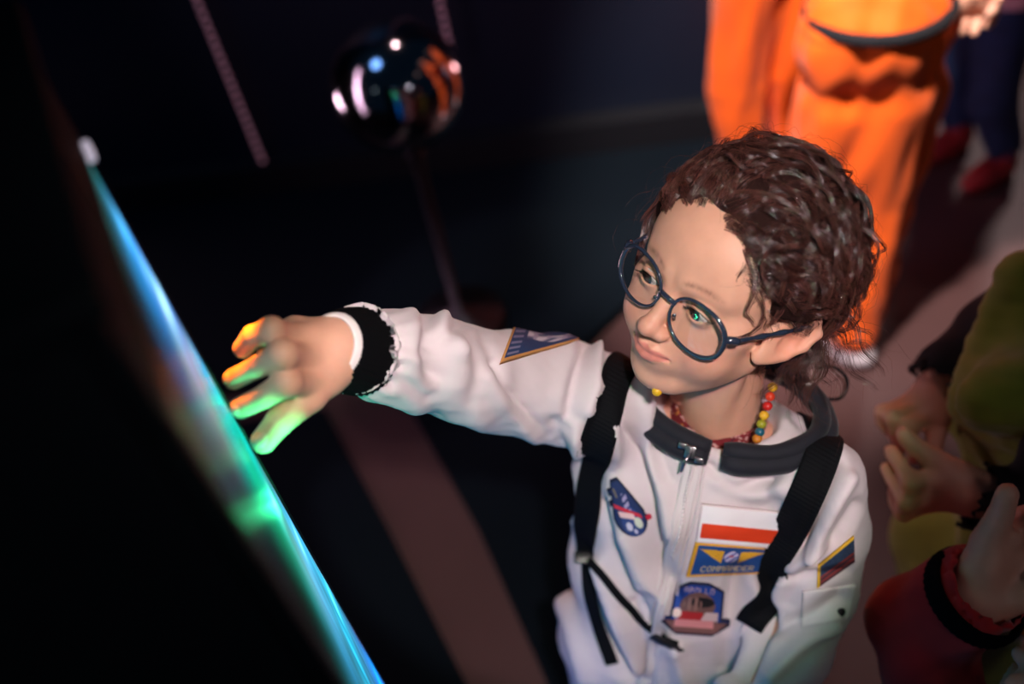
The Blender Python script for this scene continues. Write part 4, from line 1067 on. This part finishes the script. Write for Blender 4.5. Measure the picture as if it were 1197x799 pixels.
def head_only(p):
    q = mir(p); d = ell(q, (0, .010, .036), (.0705, .088, .074)); d = sm_min(d, ell(q, (0, -.030, -.018), (.056, .048, .062)), .02)
    d = sm_min(d, ell(q, (0, -.050, -.070), (.02, .02, .018)), .02); d = sm_min(d, cap(q, (0, -.073, .010), (0, -.0895, -.020), .006, .009), .008)
    d = sm_max(d, -ell(q, (.027, -.086, .009), (.015, .010, .010)), .01); d = sm_min(d, np.linalg.norm(q - EYE, axis=1) - .013, .003)
    d = sm_min(d, cap(q, (0, -.080, -.044), (.016, -.072, -.047), .005, .003), .004); d = sm_min(d, ell(q, (.072, 0, .002), (.006, .016, .027)), .004)
    return sm_min(d, cap(p, (0, .014, -.03), (0, .03, -.13), .034, .038), .015)
def figure(label, J, cols, hands, h=.006, top_r=None, sc=1.0, hair=(40, 26, 22), cat='person', extra=None, hemz=None, folds=.004, jumpsuit=False, seed=1, hem=-.04, fq=30):
    """J: pelvis, chest, neck, head, armL, armR, legL, legR joint positions in the world"""
    root = empty('person', (J['pelvis'][0], J['pelvis'][1], 0), label, cat)
    up = unit(J['neck'] - J['pelvis']); fw = J['fwd']; lr = unit(J['armL'][0] - J['armR'][0])
    R_ = np.stack([lr, unit(np.cross(up, lr)), up], 1)
    def torso(e): return lambda p: sm_min(sm_min(ell(p, J['chest'], (.115 * sc + e, .075 * sc + e, .14 * sc + e), R_), ell(p, J['pelvis'], (.115 * sc + e, .085 * sc + e, .10 * sc + e), R_), .05), cap(p, J['armL'][0], J['armR'][0], .036 * sc + e, .036 * sc + e), .04)
    def limb(pts, rr, e): return lambda p: chain(p, pts, [r * sc + e for r in rr], .012)
    allp = [J[k] for k in ('pelvis', 'chest', 'neck', 'head')] + sum([list(J[k]) for k in ('armL', 'armR', 'legL', 'legR')], [])
    AR, LR = (.036, .030, .022), (.062, .046, .032)
    hf = [hand_at(*a) for a in hands]
    body = uni(torso(-.002), *[limb(J[k], AR, -.004) for k in ('armL', 'armR')], *[limb(J[k], LR, -.008) for k in ('legL', 'legR')], face_head(J['head'], .072 * sc, fw, unit(J['head'] - J['neck'])), *hf, lambda p: cap(p, J['neck'], J['head'], .034 * sc, .034 * sc), k=.008)
    V, F = shp(body, allp, h * .8, .16); mesh('body', V, F, cols['skin'], root)
    dz = lambda V: folds * wav(V, fq, seed=seed, stretch=(1, 1, .16)) + folds * .3 * wav(V, 62, seed=seed + 1, stretch=(1, 1, .2))
    er = cols.get('ease', .014); le = cols.get('lease', .020)
    armc = [limb(J[k], AR, er) for k in ('armL', 'armR')]; legc = [limb(J[k], LR, le) for k in ('legL', 'legR')]
    def cut_ends(f, keys, r):
        def g(p):
            d = f(p)
            for k in keys:
                a, b = np.asarray(J[k][-1]), np.asarray(J[k][-2]); ax = unit(a - b); d = sm_max(d, -cap(p, a + ax * .0, a + ax * .12, r, r), .004)
            return d
        return g
    if jumpsuit:
        f = cut_ends(uni(torso(.012), *armc, *legc, k=.03), ('armL', 'armR', 'legL', 'legR'), .045 * sc)
        V, F = shp(f, allp[:2] + allp[4:], h, .16, dz); mesh('jumpsuit', V, F, cols['top'], root)
    else:
        pz = J['pelvis'] + up * hem; tz = torso(.014)
        tcut = lambda p: np.maximum(tz(p), -((p - pz.astype(np.float32)) @ up.astype(np.float32)))
        g1 = cut_ends(uni(tcut, *armc, k=.03), ('armL', 'armR'), .035 * sc)
        V, F = shp(g1, allp[:2] + allp[4:10], h, .16, dz); mesh('jacket', V, F, cols['top'], root)
        f2 = cut_ends(uni(lambda p: ell(p, J['pelvis'], (.125 * sc, .095 * sc, .105 * sc), R_), *legc, k=.03), ('legL', 'legR'), .04 * sc)
        V, F = shp(f2, [J['pelvis']] + allp[10:], h, .16, dz); mesh('trousers', V, F, cols['bottom'], root)
    for k in ('legL', 'legR'):
        a = np.asarray(J[k][-1]); fx = unit(np.array([fw[0], fw[1], 0])); sd = np.array([-fx[1], fx[0], 0]); Rs = np.stack([sd, fx, [0, 0, 1.]], 1)
        def shoe(p, a=a, Rs=Rs):
            q = (p - np.array([a[0], a[1], 0], np.float32)) @ Rs.astype(np.float32); d = ell(q, (0, .04 * sc, .030), (.038 * sc, .095 * sc, .034)); d = sm_min(d, cap(q, (0, -.01, .035), (0, -.01, .075), .036 * sc, .034 * sc), .02); return sm_max(d, -(q[:, 2] - .002), .004)
        V, F = sculpt(shoe, (a[0] - .17, a[1] - .17, -.01), (a[0] + .17, a[1] + .17, .13), .005); mesh('shoe', V, F, cols['shoe'], root)
    hr = J['head'] + unit(J['head'] - J['neck']) * .02; f = unit(fw)
    def hairf(p):
        u = unit(J['head'] - J['neck']); q = p - np.asarray(hr, np.float32); d = np.linalg.norm(q - f * -.02 * sc, axis=1) - .094 * sc - .004 * wav(p, 60, seed=2); return sm_max(d, (q @ f.astype(np.float32)) - .045 * sc, .01) if True else d
    hf2 = lambda p: sm_max(hairf(p), -((p - np.asarray(J['head'], np.float32)) @ unit(J['head'] - J['neck']).astype(np.float32)) - .06 * sc, .02)
    V, F = shp(hf2, [J['head']], .006, .17); mesh('hair', V, F, mat('hair', lin(*hair), rough=.5, bump=(200, .6, .003)), root)
    return root
M_skin2 = mat('skin of others', lin(214, 158, 134), rough=.5, sss=.05, noise=(40, .06))
M_orange = mat('orange cotton', (.95, .122, .0), rough=.8, sheen=.1, noise=(12, .08))
M_olive = mat('olive green fleece', lin(124, 132, 36), rough=.9, sheen=.3, noise=(30, .12))
M_blk = mat('black knit', lin(15, 16, 22), rough=.9, noise=(40, .2))
M_red = mat('red fleece', lin(172, 22, 26), rough=.9, sheen=.25, noise=(30, .12))
M_jean = mat('dark blue denim', lin(22, 44, 82), rough=.85, noise=(30, .2))
M_pink = mat('pale pink cotton', lin(206, 170, 186), rough=.85)
M_rsh = mat('red shoe', lin(158, 42, 46), rough=.5)
M_wsh = mat('white shoe', lin(235, 225, 232), rough=.5)
M_lime = mat('lime plastic', lin(196, 220, 40), rough=.4)


def cv(x, y, z): return WC @ np.array([x, y, z], float)
Z = G
# the two in orange stand beyond the child
hip = G(1040, 84, .66)
figure('person in bright orange trousers and top standing behind the curly haired child',
       {'pelvis': G(1024, 40, .73), 'chest': G(1024, 40, .73) + np.array([0, 0, .25]), 'neck': G(1024, 40, .73) + np.array([0, 0, .42]), 'head': G(1024, 40, .73) + np.array([0, 0, .56]), 'fwd': np.array([-.5, .8, 0.]),
        'armL': [G(1024, 40, .73) + np.array(v) for v in ((-.13, .03, .37), (-.16, .14, .20), (-.06, .20, .12))],
        'armR': [G(1024, 40, .73) + np.array(v) for v in ((.13, .02, .37), (.17, .0, .18), (.150, -.02, .085))],
        'legL': [G(985, 118, .60), G(955, 250, .36), G(920, 372, .08)], 'legR': [G(1045, 105, .62), G(1022, 235, .37), G(998, 384, .085)]},
       {'skin': M_skin2, 'top': M_orange, 'bottom': M_orange, 'shoe': M_wsh, 'ease': .016, 'lease': .022},
       [(G(1024, 40, .73) + np.array([-.06, .20, .12]), (1, .1, .1), (0, 0, 1), .95, True), (G(1024, 40, .73) + np.array([.150, -.02, .085]), (0, 0, -1), (-1, 0, 0), .95, False)],
       sc=1.0, folds=.010, seed=3, hem=.03, fq=42)
pA = bpy.data.objects['person.001']
up_ = np.array([0, 0, 1.]); bc = G(1024, 40, .73) + up_ * .050
an_ = np.linspace(0, 2 * math.pi, 49)[:-1]; V, F = tube(np.stack([bc[0] + .111 * np.cos(an_), bc[1] + .1045 * np.sin(an_), bc[2] + 0 * an_], 1), .010, 10, closed=True); mesh('belt', V, F, M_blk, pA)
pb = np.array([.40, 2.03, .66])
figure('person in orange suit standing beside the dark wall, left of the other one in orange',
       {'pelvis': pb, 'chest': pb + np.array([.02, -.06, .24]), 'neck': pb + np.array([.03, -.10, .40]), 'head': pb + np.array([.05, -.14, .53]), 'fwd': np.array([.8, -.4, 0.]),
        'armL': [pb + np.array(v) for v in ((.10, .0, .36), (.14, -.0, .18), (.12, -.06, .02))],
        'armR': [pb + np.array(v) for v in ((-.10, -.08, .36), (-.10, -.12, .20), (.0, -.16, .13))],
        'legL': [pb + np.array((.05, .03, -.06)), pb + np.array((.06, .03, -.34)), pb * [1, 1, 0] + np.array((.06, .03, .09))], 'legR': [pb + np.array((-.06, -.02, -.06)), pb + np.array((-.07, -.0, -.34)), pb * [1, 1, 0] + np.array((-.07, .0, .09))]},
       {'skin': M_skin2, 'top': M_orange, 'bottom': M_orange, 'shoe': M_wsh, 'ease': .016, 'lease': .018},
       [(pb + np.array([.12, -.06, .02]), (0, -.2, -1), (-1, 0, 0), .95, False), (pb + np.array([.0, -.16, .13]), (.9, 0, 0), (0, 0, 1), .95, True)],
       sc=.95, jumpsuit=True, folds=.013, seed=6, fq=40)
f1, f2 = G(1100, 176), G(1150, 208); pc = (f1 + f2) / 2 + np.array([.03, .05, .46])
figure('small child in blue jeans, red shoes and pale pink top, far across the floor',
       {'pelvis': pc, 'chest': pc + np.array([.03, 0, .19]), 'neck': pc + np.array([.03, 0, .33]), 'head': pc + np.array([.03, 0, .45]), 'fwd': np.array([-.8, -.5, 0.]),
        'armL': [pc + np.array(v) for v in ((.02, .11, .30), (-.04, .14, .17), (-.14, .10, .18))], 'armR': [pc + np.array(v) for v in ((.02, -.11, .30), (-.01, -.15, .16), (-.09, -.13, .09))],
        'legL': [pc + np.array((0, .05, -.05)), (pc + f1) / 2 + np.array([-.01, .05, -.02]), f1 + np.array([.03, 0, .085])], 'legR': [pc + np.array((0, -.05, -.05)), (pc + f2) / 2 + np.array([-.01, -.04, -.02]), f2 + np.array([.03, 0, .085])]},
       {'skin': M_skin2, 'top': M_pink, 'bottom': M_jean, 'shoe': M_rsh, 'ease': .012, 'lease': .012},
       [(pc + np.array([-.14, .10, .18]), (-1, 0, .2), (0, 0, 1), .9, False), (pc + np.array([-.09, -.13, .09]), (-1, 0, -.2), (0, 0, 1), .9, True)], sc=.9, seed=9)
# lime toy held by the small child
V, F = lathe([(.0001, 0), (.03, .002), (.034, .03), (.03, .055), (.018, .065), (.017, .085), (.0001, .088)], pc + np.array([-.20, .10, .17]), 24, (.3, 0, 1)); tag(mesh('toy', V, F, M_lime), 'lime green toy in the hand of the child in blue jeans', 'toy')

# olive jacket child, close by on the right
co_ = P(1240, 430, 1.10)
oj = {'pelvis': P(1225, 610, 1.28), 'chest': P(1238, 470, 1.14), 'neck': P(1280, 345, 1.04), 'head': P(1350, 235, .96), 'fwd': cv(-1, -.1, .2),
      'armL': [P(1215, 365, 1.10), P(1168, 385, 1.16), P(1097, 452, 1.16)], 'armR': [P(1270, 520, 1.00), P(1225, 610, 1.04), P(1140, 578, 1.06)],
      'legL': [P(1190, 620, 1.34), P(1098, 628, 1.42), G(1112, 792, .09)], 'legR': [P(1215, 660, 1.30), P(1130, 700, 1.36), G(1160, 860, .09)]}
oj = {k: ([np.asarray(a) for a in v] if isinstance(v, list) else v) for k, v in oj.items()}
M_vest = M_olive
figure('child in olive green jacket with black sleeves at the right edge, hands held out', oj,
       {'skin': M_skin2, 'top': M_blk, 'bottom': M_olive, 'shoe': M_blk, 'ease': .016, 'lease': .018},
       [(P(1097, 452, 1.16), cv(-.75, -.75, .1), cv(.2, -1, .6), .98, False), (P(1140, 578, 1.06), cv(-1, .1, -.15), cv(-.15, 1, .2), 1.05, True)], sc=1.0, seed=12)
pO = [o for o in bpy.data.objects if o.name.startswith('person') and o.type == 'EMPTY'][-1]
def vest(p):
    up = unit(oj['neck'] - oj['pelvis']); lr = unit(oj['armL'][0] - oj['armR'][0]); R_ = np.stack([lr, unit(np.cross(up, lr)), up], 1)
    d = sm_min(ell(p, oj['chest'], (.150, .112, .175), R_), ell(p, oj['pelvis'], (.140, .115, .13), R_), .06)
    d = sm_min(d, cap(p, P(1200, 335, 1.06), P(1150, 470, 1.09), .035, .032), .03)
    return sm_min(d, cap(p, P(1240, 440, 1.02), P(1165, 470, 1.03), .05, .035), .03)
V, F = shp(vest, [oj['chest'], oj['pelvis'], oj['neck']], .006, .20, lambda V: .010 * wav(V, 26, seed=14, stretch=(1, 1, .5)) + .004 * wav(V, 70, seed=15)); mesh('vest', V, F, M_vest, pO)
# red jacket child, bottom right
rj = {'pelvis': P(1190, 1210, 1.20), 'chest': P(1185, 1010, 1.06), 'neck': P(1225, 945, .95), 'head': P(1262, 880, .86), 'fwd': cv(-.3, .9, -.4),
      'armL': [P(1250, 900, 1.02), P(1262, 760, 1.08), P(1240, 690, .97)], 'armR': [P(1110, 905, .98), P(1074, 738, 1.02), P(1142, 694, .95)],
      'legL': [P(1210, 1260, 1.26), P(1195, 1290, 1.45), G(1180, 1200, .09)], 'legR': [P(1150, 1250, 1.26), P(1130, 1270, 1.45), G(1120, 1190, .09)]}
figure('child in red fleece at the bottom right corner, hand raised', rj, {'skin': M_skin2, 'top': M_red, 'bottom': M_jean, 'shoe': M_blk, 'ease': .022, 'lease': .012},
       [(P(1142, 694, .95), cv(.55, .65, .1), cv(-1, .5, .4), 1.15, True), (P(1240, 690, .97), cv(-.6, .5, .1), cv(0, 1, .3), 1.1, False)], sc=1.02, seed=17, folds=.007)
pR = [o for o in bpy.data.objects if o.name.startswith('person') and o.type == 'EMPTY'][-1]
wr_ = P(1142, 694, .95); ax_ = unit(wr_ - P(1074, 738, 1.02)); V, F = band(wr_ - ax_ * .012, wr_ + ax_ * .008, .049, .047); mesh('cuff', V, F, M_rib, pR)
# yellow ball in front of the red one
V, F = sphere(P(1195, 716, 1.03), (.022, .022, .022), 24, 16); tag(mesh('ball', V, F, mat('yellow plastic', lin(225, 190, 20), rough=.4)), 'small yellow ball held beside the red fleece sleeve', 'ball')

# ================= lights =====================================================================================
def spot(name, loc, tgt, power, col, size=.04, angle=60, blend=.4):
    l = bpy.data.lights.new(name, 'SPOT'); l.energy = power; l.color = col; l.shadow_soft_size = size; l.spot_size = math.radians(angle); l.spot_blend = blend
    o = bpy.data.objects.new(name, l); COL.objects.link(o); o.location = Vector(loc); o.rotation_euler = (Vector(tgt) - Vector(loc)).to_track_quat('-Z', 'Y').to_euler(); return o
def area(name, loc, tgt, power, col, sx=.1, sy=None):
    l = bpy.data.lights.new(name, 'AREA'); l.energy = power; l.color = col; l.size = sx
    if sy: l.shape = 'RECTANGLE'; l.size_y = sy
    o = bpy.data.objects.new(name, l); COL.objects.link(o); o.location = Vector(loc); o.rotation_euler = (Vector(tgt) - Vector(loc)).to_track_quat('-Z', 'Y').to_euler(); return o
w = bpy.data.worlds.new('world'); bpy.context.scene.world = w; w.use_nodes = True
w.node_tree.nodes['Background'].inputs[0].default_value = (.15, .5, 1., 1); w.node_tree.nodes['Background'].inputs[1].default_value = .016
body_c = P(800, 520, .92)
k0 = np.array([.14, -.20, 2.06]); kc_ = P(705, 445, .90)
spot('stage light', k0, kc_, 74, (1, .76, .82), .03, 24, .12)
spot('stage light green', k0 + np.array([-.06, .03, .03]), kc_, 12, (.25, 1., .35), .03, 25.5, .12)
spot('hand fill light', k0 + np.array([.2, .1, .2]), P(385, 410, .75), 9, (1, .72, .62), .05, 20, .8)  # added fill spot for the hand, which the stage beam misses
spot('orange group light', (-.15, .75, 2.6), (.5, 1.8, .4), 560, (1, .86, .80), .05, 34, .6)
spot('room light', (1.9, 4.2, 2.9), (.95, 2.0, 0), 190, (1, .78, .76), .25, 36, .5)
spot('floor light', (.0, 2.1, 2.9), (.15, 1.25, 0), 24, (1, .62, .62), .05, 46, .6)
hc_ = P(300, 450, .71)
spot('green screen light', K(.15, 1.05, .040), P(277, 478, .72), 6.0, (.06, 1, .36), .010, 26, .35)
spot('orange screen light', K(-.05, 1.27, .05), P(283, 405, .715), 6.0, (1, .28, .005), .008, 19, .35)
spot('wall light', (-1.2, .9, 2.9), (-.6, wy, 1.2), 34, (.2, .45, 1), .3, 80, .8)
spot('side light', (1.9, .2, 2.4), (.75, .75, .6), 2.5, (1, .62, .5), .10, 50, .8)
def mirror_dir(px, py):
    r = ray(px, py); oc = O - SC; b = oc @ r; dsc = b * b - (oc @ oc - SRr ** 2)
    h = O + r * (-b - math.sqrt(max(dsc, 0))); n = unit(h - SC); return h, r - 2 * (r @ n) * n
for (p0, p1), e, c in [(((400, 60), (410, 140)), 5, (1, .6, .75)), (((420, 80), (428, 135)), 2.5, (1, .6, .8)), (((520, 80), (532, 150)), 2.5, (1, .45, .45))]:  # unseen area lights, added to draw the pink arcs in the ball
    h, d0 = mirror_dir(*p0); _, d1 = mirror_dir(*p1); a0 = h + d0 * 1.9; a1_ = h + d1 * 1.9; o = area('ball arc light', (a0 + a1_) / 2, SC, e, c, .10, float(np.linalg.norm(a1_ - a0))); o.data.spread = math.radians(70); zz = unit((a0 + a1_) / 2 - SC); yy = unit(a1_ - a0 - (a1_ - a0) @ zz * zz); o.rotation_euler = Matrix(np.stack([np.cross(yy, zz), yy, zz], 1).tolist()).to_euler()
for (px, py), e, c in [((478, 102), 2.2, (1, .92, 1)), ((457, 106), .6, (1, .7, .6)), ((438, 106), .35, (.7, .9, .9))]:
    r = ray(px, py); oc = O - SC; b = oc @ r; dsc = b * b - (oc @ oc - SRr ** 2)
    h = O + r * (-b - math.sqrt(max(dsc, 0))); n = unit(h - SC); rf = r - 2 * (r @ n) * n
    l = bpy.data.lights.new('ceiling lamp', 'POINT'); l.energy = e; l.color = c; l.shadow_soft_size = .05
    o = bpy.data.objects.new('ceiling lamp', l); COL.objects.link(o); o.location = Vector(h + rf * 2.2); print('LAMP', o.location[:])

# unseen green point lights, added to put glints in the spectacle lenses
for (px, py) in [(813, 371), (768, 326)]:
    t_ = None
    for o in bpy.data.objects:
        if o.name.startswith('lens'):
            me = o.data; bt_ = BVHTree.FromPolygons([v.co for v in me.vertices], [tuple(p.vertices) for p in me.polygons]); r = ray(px, py); h = bt_.ray_cast(Vector(O), Vector(r))
            if h[0] is not None: t_ = (np.array(h[0]), np.array(h[1]))
    if t_ is None: continue
    n = t_[1] if t_[1] @ r < 0 else -t_[1]; rf = r - 2 * (r @ n) * n; print('GREEN', t_[0].round(3), rf.round(3))
    tk = ((L2 - t_[0][:2]) @ nrm2) / (rf[:2] @ nrm2); pk = t_[0] + rf * tk; print('HITS', tk, (pk[:2] - L2) @ fdir, pk[2])
    for k in range(5):
        a = k * 1.2566; e1 = unit(np.cross(rf, [0, 0, 1])); e2 = np.cross(rf, e1); q = (.0085 if k else 0)
        l = bpy.data.lights.new('added green glint light', 'POINT'); l.energy = .018; l.color = (.05, 1, .35); l.shadow_soft_size = .0025
        o = bpy.data.objects.new('added green glint light', l); COL.objects.link(o); o.location = Vector(t_[0] + rf * (tk - .012) + q * (math.cos(a) * e1 + math.sin(a) * e2))
# ================= camera and render settings ==========================================
cam = bpy.data.cameras.new('camera'); co = bpy.data.objects.new('camera', cam); COL.objects.link(co)
M = Matrix([[*WC[0], O[0]], [*WC[1], O[1]], [*WC[2], O[2]], [0, 0, 0, 1]]); co.matrix_world = M
cam.lens = 35; cam.sensor_width = 36; cam.clip_start = .02
cam.dof.use_dof = True; cam.dof.focus_distance = .845; cam.dof.aperture_fstop = 2.0
sc = bpy.context.scene; sc.camera = co
sc.view_settings.view_transform = 'Standard'; sc.view_settings.look = 'None'; sc.view_settings.gamma = 1
sc.view_settings.use_curve_mapping = False; sc.view_settings.exposure = 0
